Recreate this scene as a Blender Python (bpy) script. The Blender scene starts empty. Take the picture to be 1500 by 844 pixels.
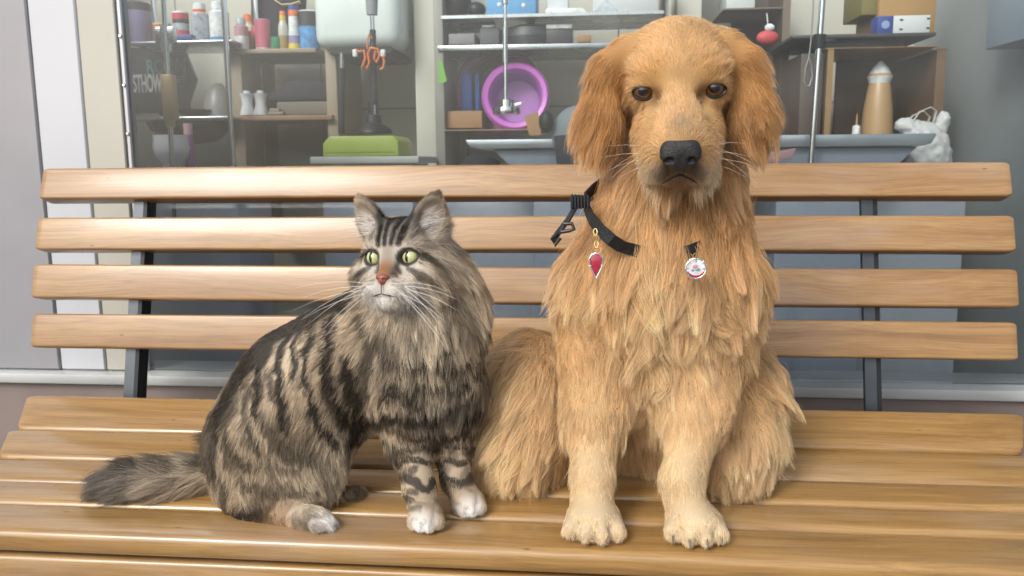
import bpy, bmesh, math, random
import numpy as np
from mathutils import Vector, Matrix, kdtree

random.seed(7)
RNG = np.random.default_rng(11)
SC = bpy.context.scene
COL = SC.collection
R = math.radians

# ------------------------------------------------------------------ camera
CAM_C = np.array([0.17614, -1.24670, 0.94761])
CAM_F = np.array([-0.09311803, 0.98391298, -0.15246076])
CAM_R = np.array([0.99563234, 0.09305257, -0.00758021])
CAM_U = np.array([-0.0067286, 0.15250071, 0.98828046])
cd = bpy.data.cameras.new('camera')
cam = bpy.data.objects.new('camera', cd)
COL.objects.link(cam)
m3 = Matrix((CAM_R, CAM_U, -CAM_F)).transposed()
cam.matrix_world = Matrix.Translation(CAM_C) @ m3.to_4x4()
cd.sensor_width = 36.0
cd.lens = 1197.47 / 1500 * 36
cd.clip_start = 0.05
cd.clip_end = 500
cd.dof.use_dof = True
cd.dof.focus_distance = 1.06
cd.dof.aperture_fstop = 10.0
SC.camera = cam

# ------------------------------------------------------------------ daylight (bright overcast)
SUN_EL, SUN_AZ = R(38), R(210)         # azimuth measured from +Y towards +X: behind the camera, to its left
wd = bpy.data.worlds.new('World'); SC.world = wd; wd.use_nodes = True
nt = wd.node_tree
bg = nt.nodes['Background']
sky = nt.nodes.new('ShaderNodeTexSky')
sky.sky_type = 'NISHITA'; sky.sun_disc = False
sky.sun_elevation = SUN_EL; sky.sun_rotation = SUN_AZ
sky.air_density = 1.0; sky.dust_density = 4.0; sky.ozone_density = 0.6; sky.altitude = 0
hs = nt.nodes.new('ShaderNodeHueSaturation'); hs.inputs['Saturation'].default_value = .45      # cloud veil takes the blue out
nt.links.new(sky.outputs[0], hs.inputs['Color']); nt.links.new(hs.outputs[0], bg.inputs[0])
bg.inputs[1].default_value = 0.14
sd = bpy.data.lights.new('sun', 'SUN'); sun = bpy.data.objects.new('sun', sd); COL.objects.link(sun)
sd.energy = 1.15; sd.angle = R(18); sd.color = (1.0, 0.965, 0.92)
sdir = Vector((math.sin(SUN_AZ)*math.cos(SUN_EL), math.cos(SUN_AZ)*math.cos(SUN_EL), math.sin(SUN_EL)))
sun.rotation_euler = sdir.to_track_quat('Z', 'Y').to_euler()
vs = SC.view_settings
vs.view_transform = 'Standard'; vs.look = 'None'; vs.gamma = 1.0; vs.use_curve_mapping = False
vs.exposure = 0.38
SC.cycles.use_denoising = True
SC.cycles.max_bounces = 10; SC.cycles.transparent_max_bounces = 12
SC.cycles.diffuse_bounces = 5; SC.cycles.glossy_bounces = 5; SC.cycles.transmission_bounces = 8
SC.cycles.caustics_reflective = False; SC.cycles.caustics_refractive = False
SC.cycles_curves.shape = 'RIBBONS'

# ------------------------------------------------------------------ helpers
def P(u, v, Y):
    """world point at depth Y seen in direction (u, v) of the survey photograph (1500 x 844)"""
    d = CAM_F + (u-750)/1197.47*CAM_R - (v-422)/1197.47*CAM_U
    return CAM_C + d*((Y-CAM_C[1])/d[1])

MATS = {}
def mat(name, col, rough=0.5, metal=0.0, noise=0.0, nscale=8.0, spec=0.5, coat=0.0, trans=0.0, bump=0.0, bscale=60.0):
    if name in MATS: return MATS[name]
    m = bpy.data.materials.new(name); m.use_nodes = True
    n = m.node_tree.nodes; l = m.node_tree.links
    b = n['Principled BSDF']
    b.inputs['Base Color'].default_value = (*col, 1)
    b.inputs['Roughness'].default_value = rough
    b.inputs['Metallic'].default_value = metal
    b.inputs['Specular IOR Level'].default_value = spec
    b.inputs['Coat Weight'].default_value = coat
    b.inputs['Transmission Weight'].default_value = trans
    tc = n.new('ShaderNodeTexCoord')
    if noise:
        t = n.new('ShaderNodeTexNoise'); t.inputs['Scale'].default_value = nscale; t.inputs['Detail'].default_value = 5
        l.new(tc.outputs['Object'], t.inputs['Vector'])
        r = n.new('ShaderNodeMapRange'); r.inputs['From Min'].default_value = .3; r.inputs['From Max'].default_value = .7
        r.inputs['To Min'].default_value = 1-noise; r.inputs['To Max'].default_value = 1+noise
        l.new(t.outputs['Fac'], r.inputs['Value'])
        x = n.new('ShaderNodeVectorMath'); x.operation = 'SCALE'; x.inputs[0].default_value = col
        l.new(r.outputs[0], x.inputs['Scale']); l.new(x.outputs[0], b.inputs['Base Color'])
        r2 = n.new('ShaderNodeMapRange'); r2.inputs['To Min'].default_value = max(0.03, rough-.12); r2.inputs['To Max'].default_value = min(1, rough+.12)
        l.new(t.outputs['Fac'], r2.inputs['Value']); l.new(r2.outputs[0], b.inputs['Roughness'])
    if bump:
        t = n.new('ShaderNodeTexNoise'); t.inputs['Scale'].default_value = bscale; t.inputs['Detail'].default_value = 4
        l.new(tc.outputs['Object'], t.inputs['Vector'])
        bp = n.new('ShaderNodeBump'); bp.inputs['Strength'].default_value = bump; bp.inputs['Distance'].default_value = .004
        l.new(t.outputs['Fac'], bp.inputs['Height']); l.new(bp.outputs[0], b.inputs['Normal'])
    MATS[name] = m
    return m

def tag(o, label=None, cat=None, group=None, kind=None):
    if label: o['label'] = label
    if cat: o['category'] = cat
    if group: o['group'] = group
    if kind: o['kind'] = kind
    return o

def empty(name, loc=(0, 0, 0), label=None, cat=None, group=None):
    o = bpy.data.objects.new(name, None); o.location = loc; o.empty_display_size = .05
    COL.objects.link(o)
    return tag(o, label, cat, group)

def link(name, me, material=None, parent=None, smooth=False):
    o = bpy.data.objects.new(name, me); COL.objects.link(o)
    if material is not None: me.materials.append(material)
    if parent is not None:
        o.parent = parent
        o.matrix_parent_inverse = parent.matrix_world.inverted() if parent.parent is None and parent.type != 'EMPTY' else Matrix()
    if smooth:
        for p in me.polygons: p.use_smooth = True
    return o

class MB:
    """collects shapes (world or local metres) into ONE mesh"""
    def __init__(s): s.bm = bmesh.new()
    def box(s, a, b, bev=0.0, seg=2):
        """axis-aligned box between corners a and b"""
        a, b = Vector(a), Vector(b)
        r = bmesh.ops.create_cube(s.bm, size=1.0)
        vs = r['verts']; c = (a+b)/2; d = b-a
        for v in vs: v.co = Vector((v.co.x*d.x, v.co.y*d.y, v.co.z*d.z)) + c
        if bev:
            es = list({e for v in vs for e in v.link_edges})
            bmesh.ops.bevel(s.bm, geom=es, offset=bev, segments=seg, profile=.5, affect='EDGES')
        return s
    def lathe(s, prof, c=(0, 0, 0), n=28, axis='Z', close=True):
        """profile [(r, h)] turned about an axis through c"""
        c = Vector(c); rings = []
        for r, h in prof:
            ring = []
            for i in range(n):
                t = 2*math.pi*i/n; x, y = r*math.cos(t), r*math.sin(t)
                p = {'Z': (x, y, h), 'Y': (x, h, y), 'X': (h, x, y)}[axis]
                ring.append(s.bm.verts.new(c+Vector(p)))
            rings.append(ring)
        for a, b in zip(rings, rings[1:]):
            for i in range(n):
                j = (i+1) % n
                f = (a[i], a[j], b[j], b[i])
                s.bm.faces.new(f if axis != 'Y' else f[::-1])
        if close:
            for ring, fl in ((rings[0], True), (rings[-1], False)):
                f = ring[::-1] if fl else ring
                s.bm.faces.new(f if axis != 'Y' else f[::-1])
        return s
    def tube(s, pts, r, n=10, cap=True, flat=None):
        """swept tube; r a number or list; flat=(width, thickness, up vector) gives a strap"""
        pts = [Vector(p) for p in pts]
        rs = r if isinstance(r, (list, tuple)) else [r]*len(pts)
        rings = []; ref = None
        for i, p in enumerate(pts):
            t = (pts[min(i+1, len(pts)-1)] - pts[max(i-1, 0)]).normalized()
            if ref is None:
                ref = Vector((0, 0, 1)) if abs(t.z) < .9 else Vector((0, 1, 0))
                if flat: ref = Vector(flat[2])
            elif flat: ref = Vector(flat[2])
            x = t.cross(ref).normalized(); y = x.cross(t).normalized(); ref = y
            ring = []
            if flat:
                for a, b in ((-1, -1), (1, -1), (1, 1), (-1, 1)):
                    ring.append(s.bm.verts.new(p + x*a*flat[1]/2 + y*b*flat[0]/2))
            else:
                for k in range(n):
                    a = 2*math.pi*k/n
                    ring.append(s.bm.verts.new(p + (x*math.cos(a) + y*math.sin(a))*rs[i]))
            rings.append(ring)
        for a, b in zip(rings, rings[1:]):
            m = len(a)
            for i in range(m):
                j = (i+1) % m; s.bm.faces.new((a[i], b[i], b[j], a[j]))
        if cap:
            s.bm.faces.new(rings[0]); s.bm.faces.new(rings[-1][::-1])
        return s
    def prism(s, poly, d0, d1, plane='XZ', bev=0.0):
        """polygon in a plane, extruded along the third axis from d0 to d1"""
        def q(a, b, d): return {'XZ': (a, d, b), 'YZ': (d, a, b), 'XY': (a, b, d)}[plane]
        A = [s.bm.verts.new(q(a, b, d0)) for a, b in poly]; B = [s.bm.verts.new(q(a, b, d1)) for a, b in poly]
        fs = [s.bm.faces.new(A), s.bm.faces.new(B[::-1])]
        for i in range(len(A)):
            j = (i+1) % len(A); fs.append(s.bm.faces.new((A[i], B[i], B[j], A[j])))
        if bev:
            es = list({e for f in fs for e in f.edges})
            bmesh.ops.bevel(s.bm, geom=es, offset=bev, segments=2, profile=.5, affect='EDGES')
        return s
    def ball(s, c, r, u=20, v=14):
        r = (r, r, r) if not isinstance(r, (tuple, list)) else r
        q = bmesh.ops.create_uvsphere(s.bm, u_segments=u, v_segments=v, radius=1.0)
        for w in q['verts']: w.co = Vector((w.co.x*r[0]+c[0], w.co.y*r[1]+c[1], w.co.z*r[2]+c[2]))
        return s
    def build(s, name, material, parent=None, smooth=True, auto=40):
        me = bpy.data.meshes.new(name)
        bmesh.ops.recalc_face_normals(s.bm, faces=s.bm.faces[:])
        for e in s.bm.edges:
            if len(e.link_faces) == 2 and e.calc_face_angle(0) > R(auto): e.smooth = False
        for f in s.bm.faces: f.smooth = smooth
        s.bm.to_mesh(me); s.bm.free()
        o = bpy.data.objects.new(name, me); COL.objects.link(o)
        if material is not None: me.materials.append(material)
        if parent is not None:
            o.parent = parent
            o.matrix_parent_inverse = parent_inv(parent)
        return o

def parent_inv(p):
    m = Matrix.Translation(p.location) @ p.rotation_euler.to_matrix().to_4x4()
    return m.inverted() if p.parent is None else Matrix()

# ------------------------------------------------------------------ special materials
def wood_mat(name, c0, c1, c2, rough=.3, patch_mix=.35, coat=.75):
    m = bpy.data.materials.new(name); m.use_nodes = True
    n = m.node_tree.nodes; l = m.node_tree.links; b = n['Principled BSDF']
    tc = n.new('ShaderNodeTexCoord'); oi = n.new('ShaderNodeObjectInfo')
    off = n.new('ShaderNodeVectorMath'); off.operation = 'SCALE'; off.inputs[0].default_value = (7.3, 3.1, 5.7)
    l.new(oi.outputs['Random'], off.inputs['Scale'])
    add = n.new('ShaderNodeVectorMath'); l.new(tc.outputs['Object'], add.inputs[0]); l.new(off.outputs[0], add.inputs[1])
    # warp so the grain meanders
    nw = n.new('ShaderNodeTexNoise'); nw.inputs['Scale'].default_value = 2.2; nw.inputs['Detail'].default_value = 2
    l.new(add.outputs[0], nw.inputs['Vector'])
    wv = n.new('ShaderNodeVectorMath'); wv.operation = 'SCALE'; wv.inputs['Scale'].default_value = .05
    l.new(nw.outputs['Color'], wv.inputs[0])
    ad2 = n.new('ShaderNodeVectorMath'); l.new(add.outputs[0], ad2.inputs[0]); l.new(wv.outputs[0], ad2.inputs[1])
    def stretched(sx, syz, sc, det):
        mp = n.new('ShaderNodeMapping'); mp.inputs['Scale'].default_value = (sx, syz, syz)
        l.new(ad2.outputs[0], mp.inputs['Vector'])
        t = n.new('ShaderNodeTexNoise'); t.inputs['Scale'].default_value = sc; t.inputs['Detail'].default_value = det
        t.inputs['Roughness'].default_value = .62
        l.new(mp.outputs[0], t.inputs['Vector']); return t
    g1 = stretched(.35, 9, 5, 5)      # broad figure
    g2 = stretched(1.2, 60, 6, 4)     # fine grain
    g3 = stretched(1.0, 3, 2.2, 3)    # blotches of worn varnish
    cr = n.new('ShaderNodeValToRGB'); e = cr.color_ramp.elements
    e[0].position = .28; e[0].color = (*c0, 1); e[1].position = .72; e[1].color = (*c2, 1)
    k = cr.color_ramp.elements.new(.5); k.color = (*c1, 1)
    l.new(g1.outputs['Fac'], cr.inputs['Fac'])
    mx = n.new('ShaderNodeMix'); mx.data_type = 'RGBA'; mx.blend_type = 'MULTIPLY'; mx.inputs['Factor'].default_value = .8
    r2 = n.new('ShaderNodeMapRange'); r2.inputs['From Min'].default_value = .3; r2.inputs['From Max'].default_value = .6
    r2.inputs['To Min'].default_value = .66; r2.inputs['To Max'].default_value = 1.05
    l.new(g2.outputs['Fac'], r2.inputs['Value'])
    l.new(cr.outputs['Color'], mx.inputs['A']); l.new(r2.outputs[0], mx.inputs['B'])
    # grey, weathered patches and small dark marks
    r3 = n.new('ShaderNodeMapRange'); r3.inputs['From Min'].default_value = .55; r3.inputs['From Max'].default_value = .75
    r3.inputs['To Max'].default_value = patch_mix; l.new(g3.outputs['Fac'], r3.inputs['Value'])
    m2 = n.new('ShaderNodeMix'); m2.data_type = 'RGBA'; m2.inputs['B'].default_value = (.42, .33, .27, 1)
    l.new(r3.outputs[0], m2.inputs['Factor']); l.new(mx.outputs['Result'], m2.inputs['A'])
    mp = n.new('ShaderNodeMapping'); mp.inputs['Scale'].default_value = (9, 22, 22); l.new(add.outputs[0], mp.inputs['Vector'])
    vo = n.new('ShaderNodeTexVoronoi'); vo.inputs['Scale'].default_value = 1.0; l.new(mp.outputs[0], vo.inputs['Vector'])
    r4 = n.new('ShaderNodeMapRange'); r4.inputs['From Min'].default_value = .015; r4.inputs['From Max'].default_value = .06
    r4.inputs['To Min'].default_value = .75; r4.inputs['To Max'].default_value = 0; l.new(vo.outputs['Distance'], r4.inputs['Value'])
    m3_ = n.new('ShaderNodeMix'); m3_.data_type = 'RGBA'; m3_.inputs['B'].default_value = (.09, .05, .03, 1)
    l.new(r4.outputs[0], m3_.inputs['Factor']); l.new(m2.outputs['Result'], m3_.inputs['A'])
    l.new(m3_.outputs['Result'], b.inputs['Base Color'])
    rr = n.new('ShaderNodeMapRange'); rr.inputs['From Min'].default_value = .3; rr.inputs['From Max'].default_value = .7
    rr.inputs['To Min'].default_value = rough-.08; rr.inputs['To Max'].default_value = rough+.16
    l.new(g3.outputs['Fac'], rr.inputs['Value']); l.new(rr.outputs[0], b.inputs['Roughness'])
    b.inputs['Coat Weight'].default_value = coat; b.inputs['Coat Roughness'].default_value = .16
    bp = n.new('ShaderNodeBump'); bp.inputs['Strength'].default_value = .12; bp.inputs['Distance'].default_value = .002
    l.new(g2.outputs['Fac'], bp.inputs['Height']); l.new(bp.outputs[0], b.inputs['Normal'])
    MATS[name] = m
    return m

SEATWOOD = wood_mat('seat_wood', (.26, .140, .042), (.36, .207, .070), (.45, .28, .105), .28)
BACKWOOD = wood_mat('back_wood', (.235, .122, .045), (.33, .185, .072), (.42, .262, .112), .34, .4, .45)

def glass_mat():
    m = bpy.data.materials.new('window_glass'); m.use_nodes = True
    n = m.node_tree.nodes; l = m.node_tree.links; n.remove(n['Principled BSDF'])
    tr = n.new('ShaderNodeBsdfTransparent'); tr.inputs['Color'].default_value = (.93, .96, .955, 1)
    gl = n.new('ShaderNodeBsdfGlossy'); gl.inputs['Roughness'].default_value = .03
    fr = n.new('ShaderNodeFresnel'); fr.inputs['IOR'].default_value = 1.38
    mx = n.new('ShaderNodeMixShader')
    l.new(fr.outputs[0], mx.inputs[0]); l.new(tr.outputs[0], mx.inputs[1]); l.new(gl.outputs[0], mx.inputs[2])
    # thin pale film with smudges, painting in the haze of reflections over the pane
    tc = n.new('ShaderNodeTexCoord'); mp = n.new('ShaderNodeMapping'); mp.inputs['Scale'].default_value = (1.0, 1.0, 3.0); mp.inputs['Rotation'].default_value = (0, .5, 0)
    l.new(tc.outputs['Object'], mp.inputs['Vector'])
    no = n.new('ShaderNodeTexNoise'); no.inputs['Scale'].default_value = 2.4; no.inputs['Detail'].default_value = 6; l.new(mp.outputs[0], no.inputs['Vector'])
    mr = n.new('ShaderNodeMapRange'); mr.inputs['From Min'].default_value = .35; mr.inputs['From Max'].default_value = .75; mr.inputs['To Min'].default_value = .006; mr.inputs['To Max'].default_value = .040
    l.new(no.outputs['Fac'], mr.inputs['Value'])
    du_ = n.new('ShaderNodeBsdfDiffuse'); du_.inputs['Color'].default_value = (.8, .8, .8, 1)
    m2 = n.new('ShaderNodeMixShader'); l.new(mr.outputs[0], m2.inputs[0]); l.new(mx.outputs[0], m2.inputs[1]); l.new(du_.outputs[0], m2.inputs[2])
    l.new(m2.outputs[0], n['Material Output'].inputs['Surface'])
    return m
GLASS = glass_mat()

STEEL = mat('brushed_steel', (.55, .57, .60), .28, 1.0, noise=.12, nscale=14)
CHROME = mat('chrome', (.72, .74, .77), .12, 1.0)
BLACKP = mat('black_plastic', (.012, .013, .017), .45, noise=.2, nscale=20)
DARK = mat('dark_cloth', (.012, .014, .025), .85, noise=.3, nscale=18, bump=.4)
WHITEP = mat('white_plastic', (.62, .66, .67), .4, noise=.04)
CARD = mat('cardboard', (.36, .20, .095), .8, noise=.1, nscale=10)

# ------------------------------------------------------------------ ground, shop front, shop interior
gm = mat('paving_stone', (.16, .15, .145), .75, noise=.22, nscale=3.0, bump=.3)
o = MB().box((-60, -60, -.2), (60, .70, 0)).build('pavement', gm, smooth=False); tag(o, kind='structure')
o = MB().box((-3.2, .712, -.2), (3.2, 6, .02)).build('shop_floor', mat('shop_floor_tile', (.36, .38, .42), .35, noise=.1), smooth=False); tag(o, kind='structure')
beige = mat('beige_wall', (.53, .515, .445), .6, noise=.05, nscale=2.5)
wall = MB().box((-2.9, 2.30, .0), (2.2, 2.42, 1.80)).build('back_wall', mat('grout', (.25, .25, .215), .9), smooth=False); tag(wall, kind='structure')
# large wall tiles with recessed joints
tile = None
for i in range(8):
    for j in range(3):
        x0 = -2.88 + i*.635; z0 = .02 + j*.58
        if tile is None:
            tile = MB().box((0, 0, 0), (.631, .02, .576), .002, 1).build('wall_tile', beige, wall)
            t = tile
        else:
            t = tile.copy(); COL.objects.link(t)
        t.location = (x0, 2.281, z0)
o = MB().box((1.47, .66, 0), (1.60, 2.279, 1.80)).build('side_wall', mat('grey_wall', (.33, .365, .385), .5, noise=.06, nscale=1.6), smooth=False); tag(o, kind='structure')
o = MB().box((-1.95, .70, 0), (-1.83, 2.279, 1.80)).build('side_wall', beige, smooth=False); tag(o, kind='structure')
o = MB().box((-.492, 1.93, .02), (-.392, 2.277, 1.80), .004, 1).build('wall_pillar', mat('pillar_paint', (.58, .565, .49), .55, noise=.05, nscale=3)); tag(o, kind='structure')
o = MB().box((.50, 1.99, .02), (.592, 2.277, 1.80), .004, 1).build('wall_pillar', MATS['pillar_paint']); tag(o, kind='structure')

front = empty('shop_front', (0, .6, 0), 'glazed shop window with pale stone sill and brown plinth behind the bench', 'shop front')
MB().box((-3, .585, 0), (3, .70, .421), .003, 1).build('plinth', mat('plinth_stone', (.21, .17, .155), .6, noise=.16, nscale=5, bump=.2), front)
MB().box((-3, .565, .423), (3, .72, .449), .006, 2).build('sill', mat('sill_stone', (.46, .48, .48), .32, noise=.2, nscale=4, bump=.1), front)
MB().box((-.896, .612, .451), (3, .620, 1.80)).build('window_pane', GLASS, front, smooth=False)
MB().box((-.903, .604, .451), (-.891, .6135, 1.80), .003, 1).build('window_edge_strip', mat('strip_aluminium', (.50, .51, .53), .5, .6), front)
for zz in (.56, .78, .93, 1.02, 1.13, 1.24):
    MB().lathe([(.0045, 0), (.0045, -.003), (.003, -.0045)], (-.897, .604, zz), 10, 'Y').build('screw', CHROME, front)
MB().box((-.997, .60, .451), (-.905, .66, 1.80), .003, 1).build('beige_panel', mat('beige_panel_paint', (.46, .45, .395), .3, noise=.05, nscale=3, coat=.3), front)
MB().box((-1.1135, .597, .451), (-.9975, .66, 1.80), .004, 1).build('white_panel', mat('white_panel_paint', (.52, .54, .575), .22, noise=.04, nscale=3, coat=.5), front)
MB().box((-3, .594, .451), (-1.114, .66, 1.80), .004, 1).build('dark_panel', mat('dark_panel_gloss', (.29, .29, .31), .2, noise=.1, nscale=3, coat=.5), front)

# ------------------------------------------------------------------ bench
bench = empty('park_bench', (0, 0, 0), 'long bench of honey coloured varnished wooden slats on dark steel frame', 'bench')
HL = .96
def slat_profile(w, t, r):
    """rounded rectangle, w deep by t thick, centred"""
    pts = []
    for cx, cy, a0 in ((w/2-r, t/2-r, 0), (-w/2+r, t/2-r, 90), (-w/2+r, -t/2+r, 180), (w/2-r, -t/2+r, 270)):
        for k in range(5):
            a = R(a0+22.5*k); pts.append((cx+r*math.cos(a), cy+r*math.sin(a)))
    return pts
def slat(name, p_front, p_back, t, r, hl, wood, endr=.012, skew=0.0, xo=0.0):
    """board along X; p_front and p_back are the (y, z) of the front and back edges of its visible face, t its thickness behind that face"""
    f, b = Vector(p_front), Vector(p_back); d = (b-f); w = d.length; d.normalize(); nrm = Vector((-d.y, d.x))
    c = (f+b)/2 - nrm*t/2
    prof = [(c + d*a + nrm*q) for a, q in slat_profile(w, t, r)]
    bm = bmesh.new(); rings = []
    cc = c
    stations = [(-hl, .90), (-hl+endr*.35, .97), (-hl+endr, 1)] + [(-hl+endr+(2*hl-2*endr)*k/14, 1) for k in range(1, 14)] + [(hl-endr, 1), (hl-endr*.35, .97), (hl, .90)]
    ph = random.random()*6
    for x, s in stations:
        dz = .0012*math.sin(x*2.1+ph)
        rings.append([bm.verts.new((xo+x+(math.copysign(skew, x)*((p-cc).dot(d)/w) if abs(x) > hl-.08 else 0), cc.x+(p.x-cc.x)*s, cc.y+(p.y-cc.y)*s+dz)) for p in prof])
    n = len(prof)
    for a, q in zip(rings, rings[1:]):
        for i in range(n): bm.faces.new((a[i], a[(i+1) % n], q[(i+1) % n], q[i]))
    bm.faces.new(rings[0][::-1]); bm.faces.new(rings[-1])
    m = MB(); m.bm.free(); m.bm = bm
    return m.build(name, wood, bench, auto=60)
# backrest: four boards; edges (height along the reclined plane), own tilt
rec = R(13.74); B0 = .2522
for (h0, h1, tilt, hl) in ((.4416, .5076, 21, .957), (.3372, .4044, 18, .960), (.2352, .3048, 16, .962), (.1368, .2052, 15, .957)):
    hm = (h0+h1)/2; cy, cz = B0+hm*math.sin(rec), .45+hm*math.cos(rec)
    hw = (h1-h0)/2*1.02
    a = R(tilt); dy, dz = hw*math.sin(a), hw*math.cos(a)
    slat('back_slat', (cy-dy, cz-dz), (cy+dy, cz+dz), .038, .005, hl, BACKWOOD)
# seat: contoured, boards with rounded front edges
seat = [((-.2500, .4475), (-.1640, .4500), .89), ((-.1560, .4495), (-.0850, .4530), .89), ((-.0780, .4525), (-.0030, .4585), .890),
        ((.0040, .4575), (.0960, .4745), .885), ((.1030, .4745), (.2000, .5110), .897)]
for f, b, hl in seat: slat('seat_slat', f, b, .034, .011, hl, SEATWOOD, .02, .04, .010 if hl > .895 else .035)
slat('front_rail', (-.2530, .3150), (-.2475, .4090), .034, .006, .85, SEATWOOD)
DST = mat('bench_steel', (.08, .09, .10), .35, .8, noise=.2, nscale=10)
DST2 = mat('bench_steel_edge', (.02, .022, .026), .5, .5)
for x in (-.752, .703):
    # raked back post (flat bar) with a darker stiffening edge
    pts = [(x, .263+h*math.sin(rec)+.014, .45+h*math.cos(rec)) for h in (-.13, 0, .12, .26, .40, .50)]
    MB().tube(pts, 0, flat=(.021, .012, (1, 0, 0))).build('back_post', DST, bench, smooth=False)
    e = [(x+.0148, p[1]+.012, p[2]) for p in pts]
    MB().tube(e, 0, flat=(.008, .036, (1, 0, 0))).build('post_flange', DST2, bench, smooth=False)
    MB().tube([(x, -.235, .395), (x, -.16, .405), (x, 0, .41), (x, .10, .425), (x, .20, .455), (x, .262, .45)], 0, flat=(.05, .028, (1, 0, 0))).build('seat_bearer', DST2, bench, smooth=False)
    MB().tube([(x, -.20, .39), (x, -.215, .2), (x, -.225, .004)], 0, flat=(.05, .03, (1, 0, 0))).build('front_leg', DST2, bench, smooth=False)
    MB().tube([(x, .235, .36), (x, .29, .18), (x, .33, .004)], 0, flat=(.05, .03, (1, 0, 0))).build('back_leg', DST2, bench, smooth=False)

# ------------------------------------------------------------------ implicit body modelling: one continuous surface from blended volumes
def unit(v):
    v = np.asarray(v, float); return v/np.linalg.norm(v)

class Body:
    def __init__(s, lo, hi, h):
        s.lo = np.array(lo, float); s.h = h
        s.n = np.ceil((np.array(hi)-s.lo)/h).astype(int)+1
        s.f = np.full(s.n, .5, np.float32)
    def _region(s, lo, hi, pad):
        a = np.clip(np.floor((np.array(lo)-pad-s.lo)/s.h).astype(int), 0, s.n-1)
        b = np.clip(np.ceil((np.array(hi)+pad-s.lo)/s.h).astype(int)+1, 1, s.n)
        ax = [(s.lo[i]+s.h*np.arange(a[i], b[i])).astype(np.float32) for i in range(3)]
        return (slice(a[0], b[0]), slice(a[1], b[1]), slice(a[2], b[2])), np.meshgrid(*ax, indexing='ij', sparse=True)
    def _merge(s, sl, d, k, sub):
        a = s.f[sl]
        if sub:
            d = -d; h = np.maximum(k-np.abs(a-d), 0)/k
            s.f[sl] = np.maximum(a, d)+h*h*k/4
        else:
            h = np.maximum(k-np.abs(a-d), 0)/k
            s.f[sl] = np.minimum(a, d)-h*h*k/4
    def ell(s, c, r, M=None, k=.03, sub=False):
        """ellipsoid, M = rows are its axes (world vectors)"""
        c = np.asarray(c, float); r = np.asarray(r if np.ndim(r) else (r, r, r), float)
        rm = r.max(); sl, (X, Y, Z) = s._region(c-rm, c+rm, .05)
        M = np.eye(3) if M is None else np.asarray(M)
        x, y, z = X-c[0], Y-c[1], Z-c[2]
        q = [M[i, 0]*x+M[i, 1]*y+M[i, 2]*z for i in range(3)]
        k0 = np.sqrt(sum((q[i]/r[i])**2 for i in range(3))); k1 = np.sqrt(sum((q[i]/r[i]**2)**2 for i in range(3)))+1e-9
        s._merge(sl, (k0*(k0-1)/k1).astype(np.float32), k, sub)
    def cone(s, a, b, ra, rb, k=.03, sub=False):
        """capsule with two radii"""
        a, b = np.asarray(a, float), np.asarray(b, float); rm = max(ra, rb)
        sl, (X, Y, Z) = s._region(np.minimum(a, b)-rm, np.maximum(a, b)+rm, .05)
        ab = b-a; L2 = ab@ab
        t = np.clip(((X-a[0])*ab[0]+(Y-a[1])*ab[1]+(Z-a[2])*ab[2])/L2, 0, 1)
        d = np.sqrt((X-a[0]-t*ab[0])**2+(Y-a[1]-t*ab[1])**2+(Z-a[2]-t*ab[2])**2)-(ra+(rb-ra)*t)
        s._merge(sl, d.astype(np.float32), k, sub)
    def chain(s, pts, rs, k=.03):
        for i in range(len(pts)-1): s.cone(pts[i], pts[i+1], rs[i], rs[i+1], k)
    def surface(s, smooth=2):
        f = s.f; n = s.n
        ins = f < 0
        c = sum(ins[i:n[0]-1+i, j:n[1]-1+j, k:n[2]-1+k].astype(np.int8) for i in (0, 1) for j in (0, 1) for k in (0, 1))
        cell = (c > 0) & (c < 8)
        idx = np.full(cell.shape, -1, np.int64); I = np.argwhere(cell); idx[cell] = np.arange(len(I))
        acc = np.zeros((len(I), 3)); cnt = np.zeros(len(I))
        corners = [(i, j, k) for i in (0, 1) for j in (0, 1) for k in (0, 1)]
        val = {q: f[I[:, 0]+q[0], I[:, 1]+q[1], I[:, 2]+q[2]] for q in corners}
        for q in corners:
            for ax in range(3):
                if q[ax]: continue
                p = list(q); p[ax] = 1; p = tuple(p)
                a, b = val[q], val[p]; m = (a < 0) != (b < 0)
                t = a[m]/(a[m]-b[m]); pt = np.tile(np.array(q, float), (m.sum(), 1)); pt[:, ax] = t
                acc[m] += pt; cnt[m] += 1
        V = s.lo+s.h*(I+acc/cnt[:, None])
        F = []
        for ax in range(3):
            u, w = (ax+1) % 3, (ax+2) % 3
            sh = [n[0], n[1], n[2]]; sh[ax] -= 1
            sa = [slice(0, sh[0]), slice(0, sh[1]), slice(0, sh[2])]; sb = list(sa); sb[ax] = slice(1, n[ax])
            A, B = ins[tuple(sa)], ins[tuple(sb)]
            E = np.argwhere(A != B); E = E[(E[:, u] > 0) & (E[:, w] > 0) & (E[:, u] < n[u]-1) & (E[:, w] < n[w]-1)]
            def at(du, dw):
                q = E.copy(); q[:, u] += du; q[:, w] += dw; return idx[q[:, 0], q[:, 1], q[:, 2]]
            quad = np.stack([at(-1, -1), at(0, -1), at(0, 0), at(-1, 0)], 1)
            flip = ~A[E[:, 0], E[:, 1], E[:, 2]]
            quad[flip] = quad[flip][:, ::-1]
            F.append(quad)
        F = np.concatenate(F)
        for _ in range(smooth):       # light Laplacian smoothing, then pull back on to the surface
            S = np.zeros_like(V); N = np.zeros(len(V))
            for a, b in ((0, 1), (1, 2), (2, 3), (3, 0)):
                np.add.at(S, F[:, a], V[F[:, b]]); np.add.at(N, F[:, a], 1)
            V = .5*V+.5*S/N[:, None]
        return V, F

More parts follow.
